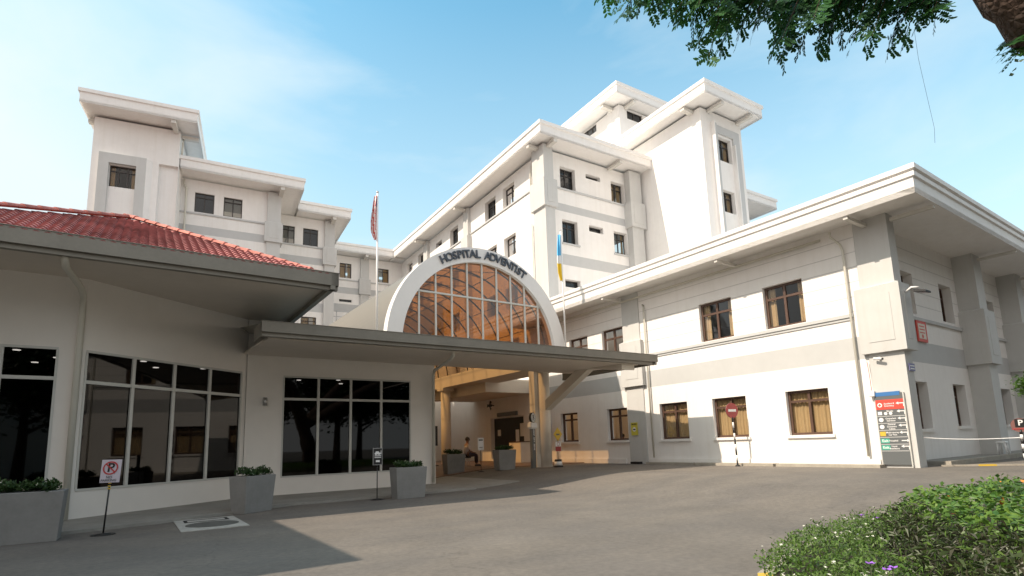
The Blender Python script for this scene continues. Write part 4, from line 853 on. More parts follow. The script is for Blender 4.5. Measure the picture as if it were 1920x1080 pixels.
# ------------------------------------------------------------------ signs on stands
def stand_sign(loc, rot, label, lean, build_board, H, base=.17, pole_m='black'):
    t = thing('stand_sign', label, 'sign', loc, rot)
    mb = MB(); mb.tube([(0, 0, .0), (0, 0, .012)], base, 28); mb.tube([(0, 0, .012), (0, 0, .03)], [base * .8, .03], 28); mb.build('base', 'black', t)
    mb = MB(); mb.tube([(0, 0, .01), (lean * H, 0, H)], .013, 8); mb.build('pole', pole_m, t)
    build_board(t, lean * H, H); return t
def nopark(t, x, H):
    w, h = .28, .37
    mb = MB(); mb.box8([(x - w / 2, -.03, H), (x + w / 2, -.03, H), (x + w / 2, -.02, H), (x - w / 2, -.02, H), (x - w / 2 + .02, -.03, H + h), (x + w / 2 + .02, -.03, H + h), (x + w / 2 + .02, -.02, H + h), (x - w / 2 + .02, -.02, H + h)])
    mb.build('board', mat('sign_pale', (.55, .52, .60), .5), t)
    ex_, ey_ = Vector((1, 0, 0)), Vector((.1, 0, 1)).normalized()
    cc = Vector((x + .006, -.032, H + .235))
    mb = MB(); put_text(mb, 'P', cc + Vector((.004, -.002, 0)), ex_, ey_, .2, .002); mb.build('letter_p', 'black', t)
    mb = MB(); n_ = 32
    for k in range(n_):
        a, b_ = 2 * math.pi * k / n_, 2 * math.pi * (k + 1) / n_; Q = lambda an, r: cc + ex_ * math.cos(an) * r + ey_ * math.sin(an) * r + Vector((0, -.0065, 0))
        mb.quad(Q(a, .088), Q(a, .108), Q(b_, .108), Q(b_, .088))
    q1, q2 = Vector((-.07, 0, .075)), Vector((.07, 0, -.075)); pr = Vector((.007, 0, .007)); o_ = Vector((0, -.007, 0))
    mb.quad(cc + q1 - pr + o_, cc + q2 - pr + o_, cc + q2 + pr + o_, cc + q1 + pr + o_); mb.build('red_ring', 'red', t)
    mb = MB(); put_text(mb, 'NO', Vector((x - .008, -.033, H + .085)), ex_, ey_, .055, .002); put_text(mb, 'PARKING', Vector((x - .012, -.033, H + .035)), ex_, ey_, .05, .002, 0, .22); mb.build('lettering', 'sgrey', t)
    for z in (H - .02, H - .07, H - .11):
        mb = MB(); mb.tube([(x * z / H, 0, z), (x * z / H, 0, z + .022)], .022, 8); mb.build('yellow_collar', 'yellow', t)
c = onz(193, 1003, 0)
stand_sign(Vector(c), rotfor(74), 'white NO PARKING sign on a leaning black stand at lower left', .05, nopark, .83)
def towsign(t, x, H):
    w, h = .25, .42
    mb = MB(); mb.box(-w / 2, w / 2, -.03, -.015, H, H + h); mb.build('frame', mat('sign_frame_grey', (.25, .25, .25), .5), t)
    mb = MB(); mb.box(-w / 2 + .02, w / 2 - .02, -.034, -.0305, H + .02, H + h - .02); mb.build('board', 'black', t)
    mb = MB(); y = -.0365
    mb.poly([(-.085, y, H + .26), (.06, y, H + .26), (.06, y, H + .30), (.035, y, H + .305), (.02, y, H + .335), (-.05, y, H + .335), (-.065, y, H + .30), (-.085, y, H + .295)])
    mb.poly([(.062, y, H + .26), (.09, y, H + .26), (.09, y, H + .36), (.08, y, H + .36)])
    for xx in (-.05, .03): mb.disc((xx, y + .001, H + .258), (0, -1, 0), .018, .002, 12)
    for z, ww in ((.215, .17), (.175, .17)): mb.box(-ww / 2, ww / 2, y, y + .002, H + z, H + z + .018)
    mb.box(-.05, .05, y, y + .002, H + .07, H + .12); mb.build('car_print', 'white', t)
    for z in (H - .03, H - .09):
        mb = MB(); mb.tube([(0, 0, z), (0, 0, z + .03)], .02, 8); mb.build('collar', 'black', t)
stand_sign(Vector(onz(707, 937, 0)), AROT, 'black framed sign with white car picture on a thin stand', 0, towsign, .84)
def papersign(t, x, H):
    mb = MB(); mb.box(-.13, .13, -.02, 0, H, H + .48); mb.build('board', 'white', t)
    mb = MB(); mb.box(-.09, .09, -.025, -.021, H + .36, H + .42); mb.box(-.07, .07, -.025, -.021, H + .1, H + .12); mb.build('print', 'sgrey', t)
stand_sign(AW(-5.9, 11.6, gz(-5.9)), AROT, 'white notice board on a slim stand under the porch', 0, papersign, .82, .14, 'brown')
# drop-off totem by the column
t = thing('totem_sign', 'dark upright totem with round white head and vertical lettering by the porch column', 'sign', AW(-4.15, 10.55, gz(-4.15)), AROT + R(25))
mb = MB(); mb.box(-.14, .14, -.05, .05, 0, 1.62); mb.build('body', 'sgrey', t)
mb = MB(); mb.tube([(0, .03, 1.95), (0, -.06, 1.95)], .2, 28); mb.build('round_head', 'black', t)
mb = MB(); mb.tube([(0, -.062, 1.95), (0, -.068, 1.95)], .175, 28); mb.build('head_face', 'white', t)
mb = MB(); mb.loft_rect(-.2, .2, -.07, .06, [(-.03, 1.5), (.03, 1.58), (.02, 1.74), (-.05, 1.78)]); mb.build('neck', 'white', t)
mb = MB(); put_text(mb, 'B', (0, -.07, 1.95), (1, 0, 0), (0, 0, 1), .24, .004)
for k in range(32):
    a, b_ = 2 * math.pi * k / 32, 2 * math.pi * (k + 1) / 32; mb.quad(*[(math.cos(q) * r, -.0725, 1.95 + math.sin(q) * r) for q, r in ((a, .125), (a, .14), (b_, .14), (b_, .125))])
mb.build('head_print', 'black', t)
mb = MB()
for i, ch in enumerate('DROP OFF ZONE'):
    if ch != ' ': put_text(mb, ch, (.02, -.054, 1.46 - i * .062), (0, 0, -1), (1, 0, 0), .11, .004)
mb.build('lettering', 'white', t)
# warning sign on striped foot
t = thing('warning_sign', 'yellow diamond sign over small red and white plate on a striped black and white foot', 'sign', AW(-3.2, 10.2, .3), AROT + R(12))
mb = MB(); mb.tube([(0, 0, .1), (0, 0, 1.35)], .02, 8); mb.tube([(-.07, 0, .3), (-.07, 0, .62)], .01, 6); mb.tube([(.07, 0, .3), (.07, 0, .62)], .01, 6); mb.build('pole', 'steel', t)
mb = MB(); mb.tube([(0, 0, 0), (0, 0, .07)], [.2, .17], 20); mb.tube([(0, 0, .22), (0, 0, .30)], [.15, .13], 20); mb.build('black_band', 'black', t)
mb = MB(); mb.tube([(0, 0, .071), (0, 0, .219)], [.17, .15], 20); mb.build('white_band', 'white', t)
mb = MB(); s_ = .27; mb.box8([(0, -.04, 1.28 - s_), (s_, -.04, 1.28), (s_, -.025, 1.28), (0, -.025, 1.28 - s_), (-s_, -.04, 1.28), (0, -.04, 1.28 + s_), (0, -.025, 1.28 + s_), (-s_, -.025, 1.28)])
mb = MB(); mb.poly([(0, -.04, 1.28 - s_), (s_, -.04, 1.28), (0, -.04, 1.28 + s_), (-s_, -.04, 1.28)]); mb.poly([(0, -.025, 1.28 - s_), (-s_, -.025, 1.28), (0, -.025, 1.28 + s_), (s_, -.025, 1.28)])
for a, b_ in (((0, 1.28 - s_), (s_, 1.28)), ((s_, 1.28), (0, 1.28 + s_)), ((0, 1.28 + s_), (-s_, 1.28)), ((-s_, 1.28), (0, 1.28 - s_))): mb.quad((a[0], -.04, a[1]), (b_[0], -.04, b_[1]), (b_[0], -.025, b_[1]), (a[0], -.025, a[1]))
mb.build('diamond', 'yellow', t)
mb = MB(); mb.box(-.1, .1, -.043, -.0405, 1.24, 1.30); mb.build('diamond_print', 'sgrey', t)
mb = MB(); mb.box(-.16, .16, -.04, -.025, .80, .99); mb.build('plate_top', 'white', t)
mb = MB(); mb.box(-.16, .16, -.04, -.025, .62, .797); mb.build('plate_bottom', 'nored', t)
mb = MB()
for k in range(24):
    a, b_ = 2 * math.pi * k / 24, 2 * math.pi * (k + 1) / 24; mb.quad(*[(math.cos(q) * r, -.043, .895 + math.sin(q) * r) for q, r in ((a, .065), (a, .085), (b_, .085), (b_, .065))])
mb.build('ring_print', 'nored', t)
t = thing('poster', 'bright blue poster on the annex wall behind the porch column', 'sign', AW(-.1, 15.05, 1.25), AROT)
mb = MB(); mb.box(-.01, .01, -.5, .3, 0, 1.15); mb.build('sheet', 'cyan', t)
mb = MB()
for k in range(3): mb.box(-.02, -.0105, -.35, .15, .25 + k * .28, .32 + k * .28)
mb.build('print', 'white', t)
# no-entry sign and parking sign
def striped(t, H, r, n_, m0='black', m1='white', lean=0.0):
    for k in range(n_):
        z0, z1 = H * k / n_, H * (k + 1) / n_
        mb = MB(); mb.tube([(lean * z0, 0, z0), (lean * z1, 0, z1)], r, 10); mb.build('pole_band', m0 if k % 2 == 0 else m1, t)
t = thing('no_entry_sign', 'round red no-entry sign on a black and white striped pole before the annex', 'sign', AW(-.62, 4.05, .3), AROT + R(-13))
striped(t, 1.62, .028, 9, lean=-.03)
mb = MB(); mb.tube([(-.05, .0, 1.83), (-.05, -.02, 1.83)], .25, 32); mb.build('disc', 'nored', t)
mb = MB(); mb.tube([(-.05, .012, 1.83), (-.05, .0, 1.83)], .252, 32); mb.build('disc_back', 'sgrey', t)
mb = MB(); mb.box(-.21, .11, -.026, -.021, 1.79, 1.87); mb.build('white_bar', 'white', t)
mb = MB(); mb.tube([(0, 0, 0), (0, 0, .05)], [.1, .05], 14); mb.build('base', 'black', t)
p = seen(1912, 797, 12.0)
t = thing('parking_sign', 'round sign with a white P on black at the right edge on a striped pole', 'sign', (p.x, p.y, .3), R(-35))
zc = p.z - .3; striped(t, zc - .1, .028, 9)
mb = MB(); mb.tube([(0, .0, zc), (0, -.02, zc)], .15, 32); mb.build('disc', mat('faded_brown_red', (.2, .09, .08), .6), t)
mb = MB(); mb.box(-.08, .1, -.03, -.021, zc - .04, zc + .13); mb.build('black_tile', 'black', t)
mb = MB(); put_text(mb, 'P', (.01, -.032, zc + .045), (1, 0, 0), (0, 0, 1), .17, .004); mb.build('letter_p', 'white', t)
mb = MB(); mb.box(-.14, .14, -.026, -.021, zc - .09, zc - .075); mb.build('red_line', 'red', t)
a = AW(.3, -.95, 1.08); b_ = Vector((p.x, p.y, 1.05)); mb = MB()
mb.tube([a.lerp(b_, k / 10) - Vector((0, 0, .04 * math.sin(math.pi * k / 10))) for k in range(11)], .010, 6)
tag(mb.build('barrier_rope', 'white'), 'thin white rope strung from the annex corner to the parking sign', 'rope')
t = thing('stool', 'small white plastic stool at the foot of the shaded annex pilaster', 'stool', AW(6.35, -1.0, .43), AROT)
mb = MB(); mb.loft_rect(-.1, .1, -.1, .1, [(.02, .36), (.03, .38), (.02, .41), (-.02, .42)]); mb.build('seat', 'white', t)
for x, y in ((-1, -1), (1, -1), (1, 1), (-1, 1)):
    mb = MB(); mb.tube([(x * .12, y * .12, 0), (x * .09, y * .09, .37)], [.02, .028], 8); mb.build('leg', 'white', t)
# painted kerb across the side lane
k0, k1 = onz(1768, 872, .34), onz(2050, 868, .34)
mb = MB(); A_, B_ = Vector(k0), Vector(k1); d_ = (B_ - A_).normalized(); nn = Vector((-d_.y, d_.x, 0)) * .14; L_ = (B_ - A_).length
for i in range(8):
    s0, s1 = A_ + d_ * L_ * i / 8, A_ + d_ * L_ * (i + 1) / 8
    lo = Vector((0, 0, -.14)); mb.box8([s0 + lo, s1 + lo, s1 + nn + lo, s0 + nn + lo, s0, s1, s1 + nn, s0 + nn], 1 if i == 2 else 0)
tag(mb.build('lane_kerb', ['kerb', 'yellow']), kind='structure')
# manhole with white painted surround
mc = AW(-15.9, 4.6, 0)
t = thing('manhole', 'round manhole cover in a white painted square on the asphalt', 'manhole', mc, AROT)
mb = MB(); mb.box(-.5, .52, -.92, .92, -.05, .010); mb.build('painted_surround', mat('worn_white_paint', (.42, .41, .38), .8, noise=(4, .3)), t)
mb = MB(); mb.tube([(.03, -.22, .002), (.03, -.22, .018)], .42, 40); mb.build('cover', mat('cast_iron_dusty', (.11, .11, .10), .7, noise=(12, .3), bump=.004, bscale=60), t)
mb = MB(); mb.box(-.36, .38, .34, .40, .0, .013); mb.box(-.36, .38, .70, .76, .0, .013); mb.box(-.36, -.30, .402, .698, 0, .013); mb.box(.32, .38, .402, .698, 0, .013); mb.build('hatch_frame', 'dark', t)

# ------------------------------------------------------------------ things under the porch
t = thing('stall_table', 'gift stall table under a yellow cloth behind the porch planter', 'table', AW(-7.6, 15.6, .33), AROT)
mb = MB(); mb.loft_rect(-.9, .9, -.35, .35, [(.04, .05), (.01, .6), (0, .8), (-.02, .82)]); mb.build('cloth', mat('gold_cloth', (.42, .25, .06), .7), t)
mb = MB(); mb.box(-.85, .85, -.3, .3, .78, .821); mb.build('tabletop', 'cream', t)
for i, (x, col) in enumerate(((-.7, 'red'), (-.35, 'sred'), (-.05, 'white'), (.25, 'red'), (.55, 'black'))):
    q = thing('gift_bag', ['crimson gift bag leftmost on the stall table', 'bright red gift bag on the stall table', 'white gift bag in the middle of the stall table', 'crimson gift bag right of the white one on the stall table', 'black gift bag at the right end of the stall table'][i], 'bag', AW(-7.6 + x, 15.55, 1.155), AROT, 'gift bags on the stall table')
    h = .2 + .07 * (i % 3); mb = MB(); mb.loft_rect(-.09, .09, -.05, .05, [(0, 0), (.01, h * .5), (-.01, h)]); mb.build('bag', col, q)
    mb = MB(); mb.tube([(-.04, 0, h - .01), (-.02, 0, h + .06), (.02, 0, h + .06), (.04, 0, h - .01)], .006, 5); mb.build('handle', 'cream', q)
t = thing('display_board', 'pale pink poster board standing behind the seated person', 'display board', AW(-5.75, 17.2, .33), AROT)
mb = MB(); mb.box(-.4, .4, 0, .04, .9, 1.75); mb.build('panel', mat('poster_pink', (.5, .36, .36), .6), t)
mb = MB(); mb.box(-.25, -.05, -.01, -.001, 1.2, 1.55); mb.build('print', 'nored', t)
mb = MB(); mb.tube([(-.35, .02, 0), (-.35, .02, .9)], .02, 6); mb.tube([(.35, .02, 0), (.35, .02, .9)], .02, 6); mb.build('leg', 'steel', t)
t = thing('screen_stand', 'dark display screen on a stand behind the seated person', 'screen', AW(-5.1, 17.3, .33), AROT)
mb = MB(); mb.box(-.24, .24, 0, .06, .95, 1.9); mb.build('screen', 'black', t); mb = MB(); mb.tube([(0, .03, 0), (0, .03, .95)], .03, 8); mb.box(-.2, .2, -.15, .2, 0, .03); mb.build('stand', 'black', t)
t = thing('counter', 'low beige counter by the wall right of the black doorway', 'counter', AW(-.75, 16.2, .33), AROT)
mb = MB(); mb.box(-.35, .35, -.5, .5, 0, 1.0); mb.build('cabinet', 'cream', t); mb = MB(); mb.box(-.38, .38, -.53, .53, 1.002, 1.04); mb.build('top', 'brown', t)
t = thing('wall_fan', 'black wall fan high on the wall under the porch', 'fan', AW(-.1, 19.6, 3.45), AROT)
mb = MB(); mb.tube([(0, 0, 0), (-.2, 0, .02)], .03, 8); mb.tube([(-.2, 0, 0), (-.3, 0, 0)], .09, 12); mb.build('motor', 'black', t)
mb = MB()
for k in range(3):
    a = k * 2.1; e = Vector((0, math.cos(a), math.sin(a))); f = Vector((0, -math.sin(a), math.cos(a))) * .06; c = Vector((-.31, 0, 0)); mb.quad(c + e * .05 - f, c + e * .28 - f * 1.6, c + e * .28 + f * 1.6 + Vector((.03, 0, 0)), c + e * .05 + f)
mb.build('blade', 'black', t)

# seated person (side-on, facing right of the picture)
def skinned(name, verts, edges, radii, m, parent, root=0, sub=2):
    me = bpy.data.meshes.new(name); me.from_pydata([tuple(v) for v in verts], edges, []); me.materials.append(M[m] if isinstance(m, str) else m)
    o = bpy.data.objects.new(name, me); COL.objects.link(o); o.parent = parent
    md = o.modifiers.new('skin', 'SKIN'); md.use_smooth_shade = True
    if not me.skin_vertices: 
        me.attributes.new('skin', 'FLOAT', 'POINT') if False else None
    lay = me.skin_vertices[0] if len(me.skin_vertices) else None
    if lay is None:
        bpy.context.view_layer.objects.active = o; bpy.ops.mesh.customdata_skin_add(); lay = me.skin_vertices[0]
    for i, r_ in enumerate(radii): lay.data[i].radius = (r_, r_) if not isinstance(r_, tuple) else r_
    lay.data[root].use_root = True
    s = o.modifiers.new('sub', 'SUBSURF'); s.levels = sub; s.render_levels = sub; return o
pz = thing('person', 'person in a pale shirt and dark trousers seated on a stool by the stall', 'person', AW(-4.75, 14.7, .33), AROT + R(-10))
V_ = [(0, 0, .50), (0, 0, .72), (.02, 0, .95), (.03, 0, 1.02), (.05, 0, 1.10), (.06, 0, 1.20),            # pelvis..head 0-5
      (.10, -.09, .50), (.44, -.11, .50), (.42, -.11, .10), (.52, -.11, .045),                             # leg 6-9
      (.10, .09, .50), (.46, .12, .50), (.48, .12, .10), (.58, .12, .045),                                 # leg 10-13
      (.02, -.17, .93), (.06, -.22, .68), (.27, -.16, .60), (.33, -.14, .59),                              # arm 14-17
      (.02, .17, .93), (.06, .22, .68), (.28, .15, .60), (.34, .13, .59)]                                  # arm 18-21
E_ = [(0, 1), (1, 2), (2, 3), (3, 4), (4, 5), (0, 6), (6, 7), (7, 8), (8, 9), (0, 10), (10, 11), (11, 12), (12, 13), (2, 14), (14, 15), (15, 16), (16, 17), (2, 18), (18, 19), (19, 20), (20, 21)]
R_ = [.13, .12, .10, .05, .075, .085, .085, .06, .04, .035, .085, .06, .04, .035, .05, .04, .028, .026, .05, .04, .028, .026]
def fingers(k, y0, s):
    for j in range(5):
        b = V_[k]
        if j < 4: pts = [(b[0] + .045, b[1] + (j - 1.5) * .018, b[2] - .004), (b[0] + .075 + .006 * (1.5 - abs(j - 1.5)), b[1] + (j - 1.5) * .02, b[2] - .018)]
        else: pts = [(b[0] + .015, b[1] + s * .035, b[2] - .005), (b[0] + .04, b[1] + s * .045, b[2] - .015)]
        i = len(V_); V_.extend(pts); E_.extend([(k, i), (i, i + 1)]); R_.extend([.009, .0075])
fingers(17, 0, 1); fingers(21, 0, -1)
skinned('body', V_, E_, R_, 'skin', pz)
skinned('shirt', [(0, 0, .52), (0, 0, .72), (.02, 0, .93), (.02, -.17, .93), (.055, -.22, .72), (.02, .17, .93), (.055, .22, .72)], [(0, 1), (1, 2), (2, 3), (3, 4), (2, 5), (5, 6)], [.15, .145, .125, .075, .06, .075, .06], 'shirt', pz)
skinned('trousers', [(0, 0, .50), (.10, -.09, .50), (.44, -.11, .50), (.42, -.11, .12), (.10, .09, .50), (.46, .12, .50), (.48, .12, .12)], [(0, 1), (1, 2), (2, 3), (0, 4), (4, 5), (5, 6)], [.14, .10, .075, .06, .10, .075, .06], 'trouser', pz)
mb = MB()
for j in range(7):
    for k in range(16):
        def hp(j, k): t_ = math.pi * .62 * j / 7; a = 2 * math.pi * k / 16; return (.045 + .105 * math.sin(t_) * math.cos(a), .1 * math.sin(t_) * math.sin(a), 1.185 + .125 * math.cos(t_))
        mb.quad(hp(j, k), hp(j, k + 1), hp(j + 1, k + 1), hp(j + 1, k), 0, True)
mb.build('hair', 'hair', pz)
mb = MB(); mb.tube([(.14, 0, 1.17), (.168, 0, 1.155)], [.016, .01], 8); mb.build('nose', 'skin', pz)
for y in (-.035, .035):
    mb = MB(); mb.disc((.135, y, 1.19), (1, 0, 0), .009, .004, 8); mb.build('eye', 'black', pz)
for y in (-.09, .09):
    mb = MB(); mb.tube([(.05, y, 1.15), (.055, y * 1.1, 1.19)], [.012, .018], 8); mb.build('ear', 'skin', pz)
mb = MB(); mb.box(.135, .14, -.022, .022, 1.12, 1.127); mb.build('mouth', 'nored', pz)
for y, x in ((-.11, .42), (.12, .48)):
    mb = MB(); mb.loft_rect(x - .05, x + .17, y - .04, y + .04, [(0, 0), (.008, .02), (0, .06), (-.02, .085)]); mb.build('shoe', 'black', pz)
t = thing('stool', 'round black stool under the seated person', 'stool', AW(-4.75, 14.7, .33), AROT)
mb = MB(); mb.tube([(0, 0, .37), (0, 0, .41)], .17, 20); mb.build('seat', 'black', t)
for k in range(4):
    a = k * math.pi / 2 + .8; mb = MB(); mb.tube([(.15 * math.cos(a), .15 * math.sin(a), 0), (.1 * math.cos(a), .1 * math.sin(a), .38)], .012, 6); mb.build('leg', 'steel', t)

# ------------------------------------------------------------------ planting bed (lower right)
bed = [Vector((2.05, 4.7, 0)), Vector((2.75, 5.6, 0)), Vector((4.6, 7.1, 0)), Vector((6.3, 8.3, 0)), Vector((9.0, 9.3, 0)), Vector((13, 9.6, 0)), Vector((13, 1.6, 0)), Vector((1.2, 1.6, 0)), Vector((1.6, 3.5, 0))]
mb = MB(); mb.poly([(p.x, p.y, .13) for p in bed])
tag(mb.build('bed_soil', 'soil'), kind='structure')
mb = MB(); k = len(bed)
cen = Vector((7, 5, 0))
for i in range(k):
    a, b_ = bed[i], bed[(i + 1) % k]; oa, ob = a + (a - cen).normalized() * .12, b_ + (b_ - cen).normalized() * .12
    d_ = (b_ - a); n_ = max(1, int(d_.length / .6))
    for j in range(n_):
        f0, f1 = j / n_, (j + 1) / n_ - .006
        mb.box8([oa.lerp(ob, f0), oa.lerp(ob, f1), a.lerp(b_, f1), a.lerp(b_, f0), oa.lerp(ob, f0) + Vector((0, 0, .16)), oa.lerp(ob, f1) + Vector((0, 0, .16)), a.lerp(b_, f1) + Vector((0, 0, .16)), a.lerp(b_, f0) + Vector((0, 0, .16))], (j + 1) % 2 if i == 8 else 2)
tag(mb.build('bed_kerb', ['yellow', 'black', 'kerb']), kind='structure')
def inpoly(P, poly):
    x, y = P[:, 0], P[:, 1]; ins = np.zeros(len(P), bool); n_ = len(poly); j = n_ - 1
    for i in range(n_):
        xi, yi, xj, yj = poly[i][0], poly[i][1], poly[j][0], poly[j][1]
        c_ = ((yi > y) != (yj > y)) & (x < (xj - xi) * (y - yi) / (yj - yi + 1e-12) + xi); ins ^= c_; j = i
    return ins
bedp = [(p.x, p.y) for p in bed]
def gp(x, y, z): q = onz(x, y, z); return (q[0], q[1])
whiteP = [(1.2, 1.5), (1.6, 3.5), (1.95, 4.8), (2.7, 5.8), (4.6, 7.25), (4.5, 6.6), (3.5, 5.2), (2.75, 4.3), (2.35, 3.3), (2.2, 1.5)]
greenP = [gp(1668, 944, .45), gp(1720, 905, .5), gp(1820, 890, .5), gp(2100, 860, .55), (13, 9.6), (13, 4.6), gp(1920, 1000, .5), gp(1840, 985, .5), gp(1740, 968, .48)]
def sample(n_):
    P = np.stack([rng.uniform(1.0, 11, n_), rng.uniform(1.5, 9.6, n_)], 1); P = P[inpoly(P, bedp)]
    near = np.hypot(P[:, 0], P[:, 1]); return P[rng.random(len(P)) < np.clip(9.0 / near ** 2 + .25, 0, 1)]
def lump(P, s=1.3, a=.06):
    return a * (np.sin(P[:, 0] * 5.1 * s + 1) * np.cos(P[:, 1] * 4.3 * s) + .6 * np.sin(P[:, 0] * 11 * s + P[:, 1] * 9 * s))
def edge_dist(P):
    d = np.full(len(P), 9.0)
    for i in range(len(bedp)):
        a, b_ = np.array(bedp[i]), np.array(bedp[(i + 1) % len(bedp)]); ab = b_ - a; t_ = np.clip(((P - a) @ ab) / (ab @ ab), 0, 1); d = np.minimum(d, np.hypot(*(P - a - t_[:, None] * ab).T))
    return d
def sample2(n_, lo=.25):
    Q = np.stack([rng.uniform(.9, 11, n_), rng.uniform(1.5, 9.8, n_)], 1); e_ = edge_dist(Q); ins = inpoly(Q, bedp); Q = Q[ins | (e_ < .09 + .07 * np.sin(Q[:, 0] * 9) * np.cos(Q[:, 1] * 7))]
    near = np.hypot(Q[:, 0], Q[:, 1]); az = np.degrees(np.arctan2(Q[:, 0], Q[:, 1])); keep = rng.random(len(Q)) < np.clip(12.0 / near ** 2 + lo, 0, 1) * ((az > 12) & (az < 62)); return Q[keep]
def bed_h(Q, hmin, hmax): 
    ins = inpoly(Q, bedp); return hmin + (hmax - hmin) * np.where(ins, np.clip(edge_dist(Q) / .5, .1, 1) ** .6, 0) + lump(Q)
def zone(Q):
    w_ = inpoly(Q + rng.normal(0, .07, Q.shape), whiteP2); g_ = inpoly(Q + rng.normal(0, .06, Q.shape), greenP) & ~w_; return w_, g_, ~w_ & ~g_
whiteP2 = [(.5, 1.0), (1.0, 3.5), (1.6, 5.0), (2.5, 6.1), (4.7, 7.7), (4.7, 6.75), (3.5, 5.3), (2.75, 4.3), (2.35, 3.3), (2.2, 1.0)]
def bedleaves(n_, which, hmin, hmax, size, name, mats, pf, ratio, updown, label, cat, droop=.1, depth=.35, fold=.25):
    Q = sample2(n_); Q = Q[zone(Q)[which]]; h = bed_h(Q, hmin, hmax); z = h * (1 - depth * rng.random(len(Q)) ** 1.6)
    pts = np.stack([Q[:, 0], Q[:, 1], z + .12], 1); mi = rng.choice(len(mats), len(Q), p=pf)
    return tag(leaves(pts, size, name, None, None, ratio, updown, rng, mats=mats, midx=mi, droop=droop, fold=fold), label, cat, kind='stuff')
bedleaves(90000, 1, .24, .42, .085, 'broad_leaf_groundcover', ['leafG', 'leafG2', 'opetal'], [.62, .374, .006], .5, .35, 'broad bright green ground cover leaves filling the far part of the bed', 'ground cover', .3, .5, .6)
bedleaves(190000, 2, .18, .38, .095, 'narrow_leaf_groundcover', ['leafD', 'leafD2', 'leafW'], [.45, .41, .14], .13, .75, 'dark narrow-leaved ground cover in the middle of the bed', 'ground cover', .35, .45)
wf = bedleaves(420000, 0, .15, .31, .034, 'white_flower_groundcover', ['leafW', 'leafD2'], [.8, .2], .42, .6, 'low bright green plants with tiny white flowers at the bed tip', 'ground cover', .1, .6)
Q = sample2(90000); Q = Q[zone(Q)[0]]; h = bed_h(Q, .15, .31) + .125
sel = (np.sin(Q[:, 0] * 7 + 1) + np.cos(Q[:, 1] * 8.0) + rng.normal(0, .6, len(Q)) > .75) & (rng.random(len(Q)) < .16)
B = np.stack([Q[:, 0], Q[:, 1], h], 1)[sel]; mb = MB()
for b0 in B:
    s_ = random.uniform(.8, 1.3); c0 = b0 + np.array([0, 0, random.uniform(.0, .03)]); tl = rng.normal(0, .25, 2)
    for j in range(6):
        a = j * 1.047 + b0[0] * 9; ca, sa = math.cos(a), math.sin(a); e = np.array([ca, sa, .1 + ca * tl[0] + sa * tl[1]]); f = np.array([-sa, ca, 0]) * .0045 * s_
        mb.quad(c0 - f * .3, c0 + e * .007 * s_ - f, c0 + e * .012 * s_, c0 + e * .007 * s_ + f)
w = mb.build('flowers', 'wpetal', wf); w['kind'] = 'stuff'
for i, (x, y, z) in enumerate(((1644, 972, .48), (1615, 967, .46), (1632, 1058, .5), (1663, 1070, .52), (1674, 1066, .52))):
    c = Vector(onz(x, y, z)); t = thing('purple_flower', ['violet flower standing out at the top of the dark patch', 'pale violet flower left of the highest one', 'dusky violet flower at the lower edge of the white patch', 'left one of the two pink-violet flowers side by side', 'right one of the two pink-violet flowers side by side'][i], 'flower', c, 0, 'violet flowers in the bed')
    mb = MB()
    for j in range(5):
        a = j * 1.257 + i; e = Vector((math.cos(a), math.sin(a) * .8, .35)); f = Vector((-math.sin(a), math.cos(a), 0)) * .012; mb.quad((0, 0, 0), e * .02 - f, e * .032 + Vector((0, 0, .002)), e * .02 + f)
    mb.build('petals', 'purple', t); mb = MB(); mb.tube([(0, 0, -.2), (0, 0, 0)], .002, 5); mb.build('stem', 'leafD', t)
# extra plants far right, side lane edge
t = thing('shrub', 'small green shrub at the right edge before the shaded annex wall', 'shrub', seen(1921, 735, 14) - Vector((0, 0, 2.0)))
q = np.random.default_rng(5).normal(0, 1, (700, 3)) * .13 + np.array([.12, 0, 2.0]); leaves(q, .09, 'foliage', 'leafG', t, .5, .2)
mb = MB(); mb.tube([(.15, 0, 0), (.12, 0, 1.0), (.1, 0, 2.0)], [.03, .02, .01], 6); mb.build('stem', 'bark', t); t.location.z = .3; 

# ------------------------------------------------------------------ overhanging tree (upper right)
tr = thing('tree', 'large tree with a thick rough limb and feathery leaves hanging in from upper right', 'tree', (8.2, 4.2, 0))
T0 = Vector((8.2, 4.2, 0))
mb = MB()
lp = [Vector((8.2, 4.2, 0)), Vector((8.0, 4.2, 1.2)), Vector((7.3, 4.25, 2.7)), seen(2022, 92, 5.3) + Vector((0, 0, .08)), seen(1942, 14, 5.15), seen(1860, -72, 5.2), seen(1760, -160, 5.3), seen(1500, -230, 5.6), seen(1250, -200, 5.8)]
lr = [.5, .42, .36, .32, .29, .26, .21, .12, .05]
pts, rr = [], []
for i in range(len(lp) - 1):
    for k in range(5):
        f = k / 5; pts.append(lp[i].lerp(lp[i + 1], f) - T0); rr.append((lr[i] * (1 - f) + lr[i + 1] * f) * (1 + random.uniform(-.08, .08)))
pts.append(lp[-1] - T0); rr.append(lr[-1]); mb.tube(pts, rr, 14); mb.build('trunk', 'bark', tr)
